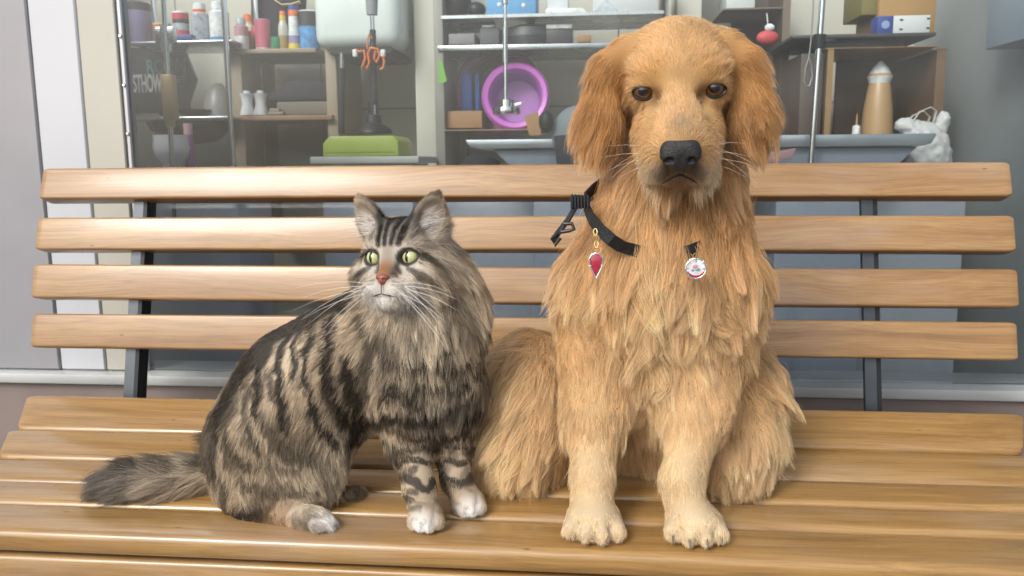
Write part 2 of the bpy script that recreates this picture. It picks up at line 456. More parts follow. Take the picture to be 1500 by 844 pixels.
def mesh_np(name, V, F, material, parent, smooth=True):
    me = bpy.data.meshes.new(name)
    me.vertices.add(len(V)); me.vertices.foreach_set('co', np.asarray(V, np.float32).ravel())
    k = F.shape[1]
    me.loops.add(F.size); me.loops.foreach_set('vertex_index', F.astype(np.int32).ravel())
    me.polygons.add(len(F)); me.polygons.foreach_set('loop_start', np.arange(0, F.size, k, dtype=np.int32))
    me.polygons.foreach_set('use_smooth', np.full(len(F), smooth, bool))
    me.update(calc_edges=True); me.validate()
    me.materials.append(material)
    o = bpy.data.objects.new(name, me); COL.objects.link(o)
    if parent is not None:
        o.parent = parent; o.matrix_parent_inverse = parent_inv(parent)
    return o

def color_attr(o, name, C):
    a = o.data.attributes.new(name, 'FLOAT_COLOR', 'POINT')
    a.data.foreach_set('color', np.concatenate([C, np.ones((len(C), 1))], 1).astype(np.float32).ravel())

def vnormals(V, F):
    N = np.zeros_like(V)
    fn = np.cross(V[F[:, 2]]-V[F[:, 0]], V[F[:, 3]]-V[F[:, 1]])
    for i in range(4): np.add.at(N, F[:, i], fn)
    return N/np.maximum(np.linalg.norm(N, axis=1), 1e-12)[:, None]

def noise3(p, scale, seed=0, oct=2):
    """smooth value noise in [0,1] at points p (n,3)"""
    tot = np.zeros(len(p)); amp = 1.0; norm = 0
    for o in range(oct):
        q = p*scale*(2**o)+seed*17.31+o*5.7
        i = np.floor(q).astype(np.int64); f = q-i; f = f*f*(3-2*f); r = 0
        for dx in (0, 1):
            for dy in (0, 1):
                for dz in (0, 1):
                    hsh = ((i[:, 0]+dx)*73856093) ^ ((i[:, 1]+dy)*19349663) ^ ((i[:, 2]+dz)*83492791) ^ (seed*2654435761 & 0xffffffff)
                    hsh = (hsh ^ (hsh >> 13))*1274126177 & 0x7fffffff
                    hsh = (hsh ^ (hsh >> 16)) & 0xffff
                    w = (f[:, 0] if dx else 1-f[:, 0])*(f[:, 1] if dy else 1-f[:, 1])*(f[:, 2] if dz else 1-f[:, 2])
                    r = r+w*hsh/65535.0
        tot += amp*r; norm += amp; amp *= .5
    return tot/norm

def sstep(a, b, x):
    t = np.clip((x-a)/(b-a), 0, 1); return t*t*(3-2*t)

class Groom:
    """control points: where the coat lies which way, how long, how raised"""
    def __init__(s): s.p, s.d, s.v, s.s = [], [], [], []
    def add(s, pos, direction, length, lift, clump=.5, density=1.0, sig=.05, curl=.15):
        s.p.append(np.asarray(pos, float)); s.d.append(unit(direction)); s.v.append((length, lift, clump, density, curl)); s.s.append(sig)
    def at(s, X):
        Pn, D, V, S = np.array(s.p), np.array(s.d), np.array(s.v), np.array(s.s)
        out_d = np.zeros_like(X); out_v = np.zeros((len(X), 5)); W = np.zeros(len(X))
        for p, d, v, sg in zip(Pn, D, V, S):
            q = ((X-p)**2).sum(1)/(sg*sg)
            w = np.exp(-.5*np.minimum(q, 60))+1e-9/(1+q)
            out_d += w[:, None]*d; out_v += w[:, None]*v; W += w
        out_d /= np.maximum(np.linalg.norm(out_d, axis=1), 1e-9)[:, None]
        return out_d, out_v/W[:, None]

def grow(name, V, F, groom, color_fn, count, material, parent, n_clump=3000, npt=7, rad=.00022, keep=None, gravity=.25, seed=1, dens_fn=None, lenvar=.25, stretch=1.0, clump_add=0.0):
    """strands rooted on the surface (V, F) as one hair-curves object"""
    rng = np.random.default_rng(seed)
    N = vnormals(V, F)
    T = np.concatenate([F[:, [0, 1, 2]], F[:, [0, 2, 3]]])
    ar = np.linalg.norm(np.cross(V[T[:, 1]]-V[T[:, 0]], V[T[:, 2]]-V[T[:, 0]]), axis=1)
    cen = V[T].mean(1)
    _, vv = groom.at(cen); ar = ar*vv[:, 3]
    if keep is not None: ar = ar*keep(cen)
    pr = np.cumsum(ar); pr /= pr[-1]
    def sample(k):
        t = T[np.searchsorted(pr, rng.random(k))]
        a, b = rng.random(k), rng.random(k); m = a+b > 1; a[m], b[m] = 1-a[m], 1-b[m]; c = 1-a-b
        p = V[t[:, 0]]*a[:, None]+V[t[:, 1]]*b[:, None]+V[t[:, 2]]*c[:, None]
        nn = N[t[:, 0]]*a[:, None]+N[t[:, 1]]*b[:, None]+N[t[:, 2]]*c[:, None]
        return p, nn/np.linalg.norm(nn, axis=1)[:, None]
    g = np.array([0, 0, -1.0])
    ts = np.linspace(0, 1, npt)
    def shape(p, nn, jit):
        d, v = groom.at(p); k = len(p)
        # waves in the lie of the coat
        nz = np.stack([noise3(p, 22, seed+3), noise3(p, 22, seed+4), noise3(p, 22, seed+5)], 1)-.5
        d = d+nz*.9*(.35+v[:, 4:5]*2)*min(1, .5+jit)
        n2 = np.stack([noise3(p, 9, seed+13), noise3(p, 9, seed+14), noise3(p, 9, seed+15)], 1)-.5
        d = d+n2*v[:, 4:5]*1.6
        tg = d-(d*nn).sum(1)[:, None]*nn
        tl = np.linalg.norm(tg, axis=1)[:, None]; tg = tg/np.maximum(tl, 1e-6)
        lift = np.clip(v[:, 1:2]+rng.normal(0, .06, (k, 1)), .03, 1.2)
        d0 = tg+nn*lift*1.0+rng.normal(0, .10*jit, (k, 3)); d0 /= np.linalg.norm(d0, axis=1)[:, None]
        d1 = d*.75+tg*.5+g*gravity+nn*lift*.18+rng.normal(0, .16*jit, (k, 3)); d1 /= np.linalg.norm(d1, axis=1)[:, None]
        L = stretch*v[:, 0]*np.clip(1+rng.normal(0, lenvar, k), .35, 1.7)*(.75+.5*noise3(p, 30, seed+9))
        cv = rng.normal(0, 1, (k, 3))*(v[:, 4]*jit*.55)[:, None]; ph = rng.random((k, 1))*2
        pts = np.zeros((k, npt, 3)); cur = p-nn*.001; pts[:, 0] = cur
        for i in range(1, npt):
            t = ts[i]; w = min(1, t*1.15)
            dd = d0*(1-w)+d1*w+cv*np.sin(t*5.2+ph); dd /= np.linalg.norm(dd, axis=1)[:, None]
            cur = cur+dd*(L/(npt-1))[:, None]; pts[:, i] = cur
        return pts, v
    gp, gn = sample(n_clump); G, _ = shape(gp, gn, .8)
    kd = kdtree.KDTree(n_clump)
    for i, q in enumerate(gp): kd.insert(q, i)
    kd.balance()
    p, nn = sample(count); H, v = shape(p, nn, 1.0)
    ci = np.array([kd.find(q)[1] for q in p])
    cl = np.clip(v[:, 2]+clump_add+rng.normal(0, .18, count), 0, .97)
    wt = cl[:, None]*(ts[None, :]**.9)
    off = G[ci]-G[ci][:, :1]
    tgt = gp[ci][:, None]+off+(p-gp[ci])[:, None]*(1-.85*ts[None, :, None])
    H = H*(1-wt[..., None])+tgt*wt[..., None]
    # second, coarser level: small locks lean together into tufts
    nb_ = max(40, n_clump//9); bi = rng.choice(n_clump, nb_, replace=False)
    kb = kdtree.KDTree(nb_)
    for i, q in enumerate(bi): kb.insert(gp[q], i)
    kb.balance()
    g2 = bi[np.array([kb.find(q)[1] for q in gp])][ci]
    w2 = np.clip(cl*(.5+.3*np.clip(v[:, 0]/.05, 0, 1))+rng.normal(0, .10, count), 0, .85)[:, None]*(ts[None, :]**1.6)
    tg2 = gp[g2][:, None]+(G[g2]-G[g2][:, :1])+(p-gp[g2])[:, None]*(1-.62*ts[None, :, None])
    H = H*(1-w2[..., None])+tg2*w2[..., None]
    col, tip = color_fn(p, rng)
    cj = (np.clip(1+rng.normal(0, .13, n_clump), .65, 1.4)[ci])[:, None]; longish = np.clip(v[:, 0:1]/.03, .25, 1)
    cj = 1+(cj-1)*longish*1.2; col = col*cj*(1-.18*longish); tip = tip*cj*(1+.12*longish)
    cd_ = bpy.data.hair_curves.new(name)
    cd_.add_curves([npt]*count)
    cd_.attributes['position'].data.foreach_set('vector', H.astype(np.float32).ravel()) if 'position' in cd_.attributes else None
    ra = cd_.attributes.get('radius') or cd_.attributes.new('radius', 'FLOAT', 'POINT')
    rr = (rad*(1-.85*ts**1.6))[None]*np.clip(1+rng.normal(0, .25, count), .5, 1.6)[:, None]
    ra.data.foreach_set('value', rr.astype(np.float32).ravel())
    C = col[:, None]*(1-ts[None, :, None]**1.5)+tip[:, None]*ts[None, :, None]**1.5
    C = np.concatenate([np.clip(C, 0, 1), np.ones((count, npt, 1))], 2)
    at = cd_.attributes.new('coat', 'FLOAT_COLOR', 'POINT'); at.data.foreach_set('color', C.astype(np.float32).ravel())
    cd_.materials.append(material)
    o = bpy.data.objects.new(name, cd_); COL.objects.link(o)
    if parent is not None: o.parent = parent; o.matrix_parent_inverse = parent_inv(parent)
    return o

def coat_mat(name, hair=True, rough=.38, gloss=.40):
    m = bpy.data.materials.new(name); m.use_nodes = True
    n = m.node_tree.nodes; l = m.node_tree.links
    at = n.new('ShaderNodeAttribute'); at.attribute_name = 'coat'
    if hair:
        n.remove(n['Principled BSDF'])
        h = n.new('ShaderNodeBsdfHairPrincipled'); h.model = 'CHIANG'; h.parametrization = 'COLOR'
        h.inputs['Roughness'].default_value = rough; h.inputs['Radial Roughness'].default_value = .55
        h.inputs['Coat'].default_value = .0
        l.new(at.outputs['Color'], h.inputs['Color'])
        h.inputs['IOR'].default_value = 1.42
        dfu = n.new('ShaderNodeBsdfDiffuse'); l.new(at.outputs['Color'], dfu.inputs['Color'])
        mx = n.new('ShaderNodeMixShader'); mx.inputs[0].default_value = gloss
        l.new(dfu.outputs[0], mx.inputs[1]); l.new(h.outputs[0], mx.inputs[2])
        l.new(mx.outputs[0], n['Material Output'].inputs['Surface'])
    else:
        b = n['Principled BSDF']; b.inputs['Roughness'].default_value = .8
        l.new(at.outputs['Color'], b.inputs['Base Color'])
    return m

def eyeball(name, c, fwd, r, parent, iris, rim, pupil, slit=False, pr=.42, ir=.80):
    """eyeball with cornea bulge; fwd is the gaze"""
    f = Vector(fwd).normalized(); z = Vector((0, 0, 1)); x = f.cross(z).normalized(); z = x.cross(f)
    bm = bmesh.new(); bmesh.ops.create_uvsphere(bm, u_segments=32, v_segments=20, radius=1.0)
    me = bpy.data.meshes.new(name)
    for v in bm.verts:       # local +Z is the gaze
        if v.co.z > .6: v.co.z += .10*((v.co.z-.6)/.4)
    for fc in bm.faces: fc.smooth = True
    bm.to_mesh(me); bm.free()
    m = bpy.data.materials.new(name+'_surface'); m.use_nodes = True
    n = m.node_tree.nodes; l = m.node_tree.links; b = n['Principled BSDF']
    tc = n.new('ShaderNodeTexCoord'); sp = n.new('ShaderNodeSeparateXYZ'); l.new(tc.outputs['Object'], sp.inputs[0])
    def mth(op, a, b_=None):
        q = n.new('ShaderNodeMath'); q.operation = op
        for i, s_ in enumerate((a, b_)):
            if s_ is None: continue
            if isinstance(s_, (int, float)): q.inputs[i].default_value = s_
            else: l.new(s_, q.inputs[i])
        return q.outputs[0]
    rad_ = mth('SQRT', mth('ADD', mth('MULTIPLY', sp.outputs[0], sp.outputs[0]), mth('MULTIPLY', sp.outputs[1], sp.outputs[1])))
    cr = n.new('ShaderNodeValToRGB'); e = cr.color_ramp.elements
    e[0].position = 0; e[0].color = (*iris, 1); e[1].position = ir*.72; e[1].color = (*iris, 1)
    for pos, c_ in ((ir*.92, rim), (ir, (.01, .008, .006)), (ir+.06, (.02, .015, .012))):
        k = e.new(pos); k.color = (*c_, 1)
    l.new(rad_, cr.inputs[0])
    no = n.new('ShaderNodeTexNoise'); no.inputs['Scale'].default_value = 7; l.new(tc.outputs['Object'], no.inputs['Vector'])
    mr = n.new('ShaderNodeMapRange'); mr.inputs['To Min'].default_value = .7; mr.inputs['To Max'].default_value = 1.25; l.new(no.outputs['Fac'], mr.inputs[0])
    vm = n.new('ShaderNodeVectorMath'); vm.operation = 'SCALE'; l.new(cr.outputs[0], vm.inputs[0]); l.new(mr.outputs[0], vm.inputs['Scale'])
    if slit:
        ex = mth('SQRT', mth('ADD', mth('POWER', mth('DIVIDE', sp.outputs[0], pr*.34), 2.0), mth('POWER', mth('DIVIDE', sp.outputs[1], pr*1.25), 2.0)))
    else: ex = mth('DIVIDE', rad_, pr)
    pm = n.new('ShaderNodeMapRange'); pm.inputs['From Min'].default_value = .9; pm.inputs['From Max'].default_value = 1.1; l.new(ex, pm.inputs[0])
    mx = n.new('ShaderNodeMix'); mx.data_type = 'RGBA'; mx.inputs['A'].default_value = (*pupil, 1)
    l.new(pm.outputs[0], mx.inputs['Factor']); l.new(vm.outputs[0], mx.inputs['B']); l.new(mx.outputs['Result'], b.inputs['Base Color'])
    b.inputs['Roughness'].default_value = .12; b.inputs['Coat Weight'].default_value = 1.0; b.inputs['Coat Roughness'].default_value = .02
    me.materials.append(m)
    o = bpy.data.objects.new(name, me); COL.objects.link(o)
    M = Matrix((x, z, -f)).transposed().to_4x4() if False else Matrix((-x, z, f)).transposed().to_4x4()
    W = Matrix.Translation(Vector(c)) @ M @ Matrix.Scale(r, 4)
    o.parent = parent; o.matrix_parent_inverse = parent_inv(parent); o.matrix_basis = W
    return o

# ------------------------------------------------------------------ dog
def head_frame(E0, yaw, pitch, roll):
    """right, forward, up of a head at E0: turned from the line to the viewer by yaw (to the left), pitch (down), roll"""
    t = unit(CAM_C-E0); r = unit(CAM_R-(CAM_R@t)*t); u = np.cross(t, -r); u = unit(u if u[2] > 0 else -u)
    r, u = r*math.cos(roll)+u*math.sin(roll), u*math.cos(roll)-r*math.sin(roll)
    f = t*math.cos(yaw)-r*math.sin(yaw); r = r*math.cos(yaw)+t*math.sin(yaw)
    f, u = f*math.cos(pitch)-u*math.sin(pitch), u*math.cos(pitch)+f*math.sin(pitch)
    return r, f, u

dog = empty('dog', (.24, -.05, .46), 'golden retriever sitting upright on the bench, facing the viewer', 'dog')
dE = P(994.5, 133, -.195)
dr, df, du = head_frame(dE, R(-2), R(15), R(2.2)); dO = dE-df*.026
def DH(x, f, u): return dO+dr*x+df*f+du*u
DM = np.array([dr, df, du])
D = Body((-.06, -.36, .43), (.58, .36, 1.18), .004)
# trunk
D.ell(P(965, 440, -.050), (.099, .108, .150), k=.05)
D.ell(P(968, 530, -.012), (.085, .098, .12), k=.05)
D.ell(P(960, 610, .075), (.100, .11, .12), k=.06)
D.ell((P(945, 640, .12)[0], .10, .575), (.135, .11, .105), k=.06)
# neck
D.cone(P(974, 380, -.055), P(988, 245, -.045), .112, .092, k=.06)
# shoulders, forelegs
dpaws = []; dgroove = []
for sx, (ux, wx) in ((-1, (882, 868)), (1, (1046, 1000))):
    sh = P(ux, 430, -.075); el = P((ux+wx)/2+sx*2, 590, -.118); wr = np.array([P(wx, 730, -.175)[0], -.168, .522]); ft = np.array([wr[0]+(.0 if sx < 0 else .006), -.185, .478])
    D.ell(sh+np.array([0, .02, -.03]), (.050, .07, .095), k=.05)
    D.cone(sh, el, .058, .043, k=.045)
    D.cone(el, wr, .037, .0240, k=.03)
    D.cone(wr, ft, .0245, .026, k=.02)
    px = ft[0]+(.002 if sx < 0 else .008)
    D.ell((px, -.196, .474), (.033, .036, .022), k=.016)
    dpaws.append(px)
    fan = (-.0255, -.009, .009, .0255)
    for i, dx in enumerate(fan):
        yy = -.219 if i in (1, 2) else -.207
        yy -= .004*(sx < 0)
        D.cone((px+dx*.9, yy+.022, .474), (px+dx*1.2, yy-.006, .4642), .0120, .0120, k=.003)
    for i in range(3):
        mx_ = px+(fan[i]+fan[i+1])/2*1.12
        D.cone((mx_, -.205, .486), (mx_*1.0, -.236, .462), .0012, .0022, k=.006, sub=True)
        dgroove.append((np.array([mx_, -.20, .49]), np.array([mx_, -.245, .455])))
# haunches, hind feet, tail
for hx, fx, sx in ((780, 735, -1), (1072, 1080, 1)):
    c = P(hx, 610, .03); c[2] = .575
    D.ell(c, (.068, .12, .105), k=.05)
    D.ell((c[0]+(-.01 if sx < 0 else -.012), -.035, .52), (.052, .065, .06), k=.04)
    fp = np.array([P(fx, 700, -.04)[0], -.03, .482])
    D.cone(fp+np.array([0, .14, .02]), fp, .028, .026, k=.03)
    D.ell(fp+np.array([0, -.02, -.002]), (.034, .04, .022), k=.02)
D.chain([np.array([.20, .19, .55]), np.array([.11, .20, .515]), np.array([.0, .16, .50])], [.035, .03, .022], k=.03)
# head
D.ell(DH(0, -.042, .018), (.071, .082, .056), DM, k=.03)
D.ell(DH(0, -.09, -.005), (.052, .055, .060), DM, k=.03)
for s in (-1, 1):
    D.ell(DH(.034*s, .014, .0265), (.023, .021, .0165), DM, k=.016)
    D.ell(DH(.037*s, -.028, -.004), (.028, .044, .029), DM, k=.02)
D.cone(DH(0, .010, -.006), DH(0, .094, -.0385), .030, .0245, k=.02)
for s in (-1, 1):
    D.cone(DH(.026*s, .016, -.046), DH(.0195*s, .080, -.056), .029, .0235, k=.018)
    D.ell(DH(.029*s, .043, -.008), (.006, .012, .009), DM, k=.014, sub=True)
    D.ell(DH(.0240*s, .062, -.073), (.0225, .037, .029), DM, k=.010)
D.cone(DH(0, .0, -.072), DH(0, .070, -.091), .032, .0165, k=.008)
D.ell(DH(0, .098, -.050), (.021, .013, .017), DM, k=.012)
D.cone(DH(0, .112, -.066), DH(0, .101, -.092), .0014, .0022, k=.006, sub=True)     # groove of the lip
D.ell(DH(0, -.085, -.050), (.092, .040, .060), DM, k=.03)
# ears: thick hanging flaps
for s in (-1, 1):
    k_ = 1.0 if s < 0 else .93
    D.cone(DH(.062*s, -.032, .044), DH(.084*s*k_, -.024, .027), .016, .018, k=.014)
    D.ell(DH(.094*s*k_, -.020, .000), (.022, .016, .042), DM, k=.010)
    D.ell(DH(.100*s*k_, -.012, -.048*k_), (.031, .016, .046), DM, k=.008)
# eye openings
dEyes = [DH(s*.0435, .017, 0) for s in (-1, 1)]
for s, e in zip((-1, 1), dEyes):
    D.ell(e-df*.001, .0168, k=.012)
    a = .10*s
    Me = np.array([dr*math.cos(a)+du*math.sin(a)*-1, df, du*math.cos(a)+dr*math.sin(a)])
    D.ell(e+df*.012-du*.0012, (.0128, .014, .0078), Me, k=.004, sub=True)
V, F = D.surface(2); dV, dF = V, F

GOLD = np.array([.745, .46, .205]); DEEP = np.array([.65, .34, .122]); CREAM = np.array([.885, .715, .485]); PALE = np.array([.82, .575, .315])
dcol = []
def dc(p, c, sig): dcol.append((np.asarray(p), np.asarray(c), sig))
for s in (-1, 1):
    dc(DH(.10*s, -.03, .02), DEEP*1.0, .03); dc(DH(.10*s, -.02, -.06), DEEP*1.05, .035); dc(DH(.072*s, -.0, .03), DEEP*.8, .016)
    dc(DH(.036*s, .03, .027), GOLD*np.array([1.02, .95, .75]), .014)
    dc(DH(.024*s, .03, .002), DEEP*.75, .007); dc(DH(.0285*s, .034, -.005), (.08, .04, .02), .0062); dc(DH(.055*s, .03, .020), GOLD*1.08, .012); dc(DH(.05*s, .02, -.03), GOLD*1.05, .016)
    dc(DH(.038*s, .07, -.088), CREAM*np.array([1, 1.05, 1.15]), .013); dc(DH(.04*s, .05, -.045), GOLD*1.06, .02)
    dc(DH(.055*s, -.03, -.06), DEEP*.72, .022)  # deep brown neck fur beside the jaw, darkened further to paint in shade
    dc(DH(.019*s, .092, -.083), (.24, .185, .14), .006)
    dc(DH(.012*s, .108, -.078), (.06, .05, .045), .0055)
dc(DH(0, .0, .06), GOLD, .03); dc(DH(0, -.05, .085), GOLD, .04); dc(DH(0, .03, .01), GOLD*.98, .015); dc(DH(0, .06, -.015), GOLD*1.04, .02); dc(DH(0, .096, -.0265), (.30, .215, .14), .0065); dc(DH(0, .035, .022), DEEP*.85, .006); dc(DH(0, .01, .055), DEEP*.95, .007)
dc(DH(0, .075, -.115), (.30, .17, .09), .014); dc(DH(0, .0, -.125), DEEP*.72, .032)  # throat: brown-orange fur of its own, darkened again for shade under the chin
dc(P(930, 330, -.14), GOLD*1.06, .04); dc(P(1040, 330, -.14), DEEP*1.12, .035); dc(P(970, 420, -.17), PALE, .04); dc(P(850, 330, -.08), DEEP*1.1, .04); dc(P(830, 400, -.09), PALE, .03)
dc(P(880, 480, -.15), GOLD, .05); dc(P(1060, 460, -.15), GOLD, .05); dc(P(980, 530, -.17), PALE*1.03, .045); dc(P(860, 560, -.13), GOLD, .035); dc(P(1060, 560, -.12), GOLD, .035)
for wx in (868, 1000):
    dc(P(wx, 640, -.14), PALE*1.05, .035); dc(P(wx, 580, -.16), PALE, .03); dc(P(wx, 700, -.16), CREAM*np.array([1, .97, .90]), .03); dc(P(wx+4, 742, -.18), GOLD*1.05, .014); dc(P(wx+4, 780, -.22), CREAM*1.02, .02)
dc(P(740, 580, .0), PALE*1.03, .05); dc(P(740, 690, -.05), PALE*1.05, .05); dc(P(790, 620, -.02), DEEP*1.1, .025); dc(P(1120, 560, .02), GOLD, .03); dc(P(1130, 640, .0), CREAM*.98, .04); dc(P(1080, 590, -.02), PALE, .03); dc(P(1090, 690, -.03), PALE, .04)
dc(P(930, 650, -.02), PALE*.9, .04); dc((.24, .2, .8), DEEP, .12); dc((.2, .2, .55), DEEP, .08)
def dog_color(p, rng=None):
    A = np.zeros((len(p), 3)); W = np.zeros(len(p))
    for c, k, sg in dcol:
        q = ((p-c)**2).sum(1)/(sg*sg); w = np.exp(-.5*np.minimum(q, 50))+1e-8/(1+q)
        A += w[:, None]*k; W += w
    A /= W[:, None]
    A = A*(.78+.32*noise3(p, 16, 3))[:, None]*np.array([1, .975, .93])
    if rng is None: return A
    j = np.clip(1+rng.normal(0, .20, len(p)), .5, 1.6)[:, None]
    tipmix = rng.random((len(p), 1))**1.8*.75
    A = A*j
    tip = A*(1-tipmix)+tipmix*np.array([.97, .82, .60])*np.clip(A.sum(1, keepdims=True)/1.2, .15, 1)
    return A, tip

G = Groom()
UP = np.array([0, 0, 1.0]); FW = np.array([0, -1.0, 0]); RT = np.array([1.0, 0, 0])
# face
G.add(DH(0, .085, -.02), -df*.5+du*.8, .008, .22, .3, 2.8, .018)
G.add(DH(0, .045, .0), -df*.5+du, .009, .16, .25, 2.6, .02)
G.add(DH(0, .02, .05), -df*.4+du, .009, .15, .3, 2.6, .025)
G.add(DH(0, -.05, .09), -df, .013, .16, .3, 2.2, .04)
for s in (-1, 1):
    G.add(DH(.036*s, .03, .025), du+dr*s*.35-df*.2, .011, .24, .3, 2.4, .015)
    G.add(DH(.06*s, -.02, .05), dr*s*.9-df*.6+du*.1, .014, .18, .3, 2.2, .025)
    G.add(DH(.042*s, .035, -.020), -du+dr*s*.7-df*.4, .008, .16, .2, 2.6, .014)
    G.add(DH(.06*s, .0, -.015), -du*.6+dr*s*.4-df*.9, .012, .18, .35, 2.1, .020)
    G.add(DH(.04*s, .065, -.05), -df*.5-du*.6+dr*s*.6, .010, .22, .3, 2.8, .018)
    G.add(DH(.03*s, .085, -.085), -du*.8-df*.5+dr*s*.3, .007, .18, .15, 2.0, .014)
    G.add(DH(.055*s, -.04, -.07), -du-df*.5+dr*s*.2, .020, .22, .5, 1.2, .028)
    # ears
    G.add(DH(.080*s, -.03, .045), dr*s*.7-du*.9, .016, .16, .4, 1.6, .02)
    G.add(DH(.103*s, -.02, .0), -du*1.0+dr*s*.30+df*.05, .032, .20, .65, 1.3, .028, .35)
    G.add(DH(.075*s, -.015, -.02), -du*1.0+df*.25+dr*s*.15, .034, .18, .7, 1.4, .015)
    G.add(DH(.105*s, -.015, -.075), -du*1.0+dr*s*.16, .028, .24, .6, 1.2, .03, .35)
    G.add(DH(.128*s, -.035, -.03), -du*.9+dr*s*.55, .032, .36, .5, 1.1, .018)
    G.add(DH(.120*s, -.04, .030), -du*(.5 if s < 0 else .1)+dr*s*.9, .024 if s < 0 else .036, .35, .5, 1.1, .014, .3)
G.add(DH(0, .07, -.115), -du*.4-df, .007, .18, .3, 1.8, .02)
G.add(DH(0, .0, -.12), -UP+FW*.2, .040, .3, .5, 1.0, .03)
# neck ruff and chest
for u_, v_, dx in ((880, 280, -.45), (1090, 280, .3), (930, 320, -.15), (1040, 310, .10)):
    G.add(P(u_, v_, -.13), -UP+RT*dx+FW*.15, .055, .32, .85, .9, .045, .55)
for u_, v_, dx, L in ((870, 380, -.35, .045), (970, 380, .0, .055), (1080, 380, .25, .045), (820, 400, -.5, .042), (1115, 420, .35, .040),
                      (900, 440, -.15, .040), (985, 440, .05, .058), (1060, 440, .2, .040), (850, 480, -.15, .022), (845, 530, -.1, .016), (905, 500, .1, .030), (970, 500, .05, .050), (1040, 490, .0, .040), (1085, 500, .1, .018), (1070, 545, .05, .016),
                      (950, 545, .05, .024), (1000, 540, .0, .028)):
    big = L > .03
    G.add(P(u_, v_, -.14), -UP+RT*dx+FW*.08, L*(1.22 if big else 1), .34 if big else .24, .88 if big else .6, .9, .04, .6)
G.add(P(935, 610, -.06), -UP, .040, .22, .6, .8, .035, .25); G.add(P(935, 690, -.03), -UP, .04, .2, .6, .8, .035, .25)
# forelegs
for wx, s in ((868, -1), (1000, 1)):
    G.add(P(wx+s*8, 570, -.16), -UP+RT*.05, .014, .16, .3, 1.4, .025)
    G.add(P(wx, 610, -.16), -UP+RT*.05, .020, .22, .4, 1.4, .025)
    G.add(P(wx, 660, -.17), -UP, .016, .22, .35, 1.8, .03)
    G.add(P(wx, 720, -.19), -UP, .012, .22, .3, 2.0, .025)
    G.add(P(wx-38, 640, -.12), -UP+RT*-.6, .036, .42, .6, 1.2, .024, .3)
    G.add(P(wx-34, 700, -.15), -UP+RT*-.4, .022, .35, .5, 1.3, .018)
    G.add(P(wx+36, 650, -.12), -UP+RT*.35, .024, .35, .5, 1.2, .02)
    G.add(P(wx+6, 775, -.22), FW-UP*.45, .0065, .18, .15, 2.6, .022)
    G.add(P(wx+6, 748, -.19), FW*.5-UP*.9, .013, .26, .3, 2.2, .018)
# haunches
for u_, v_, dx, L in ((800, 560, -.3, .04), (745, 540, -.7, .045), (720, 620, -.5, .05), (770, 620, -.1, .05), (720, 700, -.35, .045), (790, 700, .05, .05),
                      (1080, 580, .25, .035), (1130, 545, .9, .042), (1145, 610, .5, .04), (1090, 640, .1, .036), (1110, 690, .15, .034), (1060, 700, .0, .034)):
    G.add(P(u_, v_, -.03), -UP+RT*dx+FW*.1, L*1.15, .40, .82, .9, .042, .55)
G.add((.24, .2, .75), -UP, .04, .25, .5, .6, .12); G.add((.1, .25, .52), RT*-1, .05, .4, .5, .7, .07); G.add((.24, .1, 1.05), -UP, .03, .25, .5, .8, .07)
def dkeep(p):
    k = np.ones(len(p))
    for e in dEyes:
        q = p-e; x = q@dr; z = q@du
        k[((x/.0135)**2+((z+.0006)/.0092)**2 < 1) & (q@df > -.005)] = 0
    q = p-DH(0, .108, -.052); k[((q@dr)/.0235)**2+((q@du)/.0205)**2+((q@df)/.02)**2 < 1] = 0
    for a, b in dgroove:
        t = np.clip(((p-a)@(b-a))/((b-a)@(b-a)), 0, 1); k[np.linalg.norm(p-a-t[:, None]*(b-a), axis=1) < .0042] *= .1
    k[p[:, 2] < .4535] *= .15
    return k
body = mesh_np('body', V, F, coat_mat('dog_skin', False), dog)
color_attr(body, 'coat', dog_color(V)*.62)
DOGHAIR = coat_mat('dog_coat', True, .36)
NH = 1.0
def dens_face(p):
    q = p-dO; r2 = (q**2).sum(1); return r2
grow('fur', V, F, G, dog_color, int(340000*NH), DOGHAIR, dog, 9000, 7, .00022, dkeep, .28, 21, lenvar=.45)
grow('stray_fur', V, F, G, lambda p, r: tuple(np.minimum(c*np.array([1.10, 1.09, 1.06]), .95) for c in dog_color(p, r)), int(30000*NH), DOGHAIR, dog, 1500, 9, .00024, lambda p: dkeep(p)*(np.linalg.norm(p-DH(0, .03, -.03), axis=1) > .10), .18, 22, lenvar=.4, stretch=1.3, clump_add=.25)
for e in dEyes:
    eb = eyeball('eye', e+df*.0005, unit(CAM_C-e), .0148, dog, (.115, .048, .018), (.05, .02, .009), (.004, .003, .003), pr=.46, ir=.86)
    pts = []
    s = 1 if (e-dO)@dr > 0 else -1
    for k in range(33):
        a = 2*math.pi*k/32; x = .0134*math.cos(a); z = (.0073 if math.sin(a) > 0 else .0088)*math.sin(a)
        z += -.0016*s*(-1)*(x/.0134)*-1 if False else .0
        x2 = x+(-s*.0022 if math.cos(a)*s < -.8 else 0)
        yy = math.sqrt(max(.0158**2-x*x-z*z, 1e-7))
        pts.append(e+dr*x2+du*z+df*yy)
    lid = MB().tube(pts, .0014, 8, cap=False).build('eyelid', mat('eyelid_skin', (.018, .011, .009), .4)); lid.parent = eb; lid.matrix_parent_inverse = eb.matrix_basis.inverted()
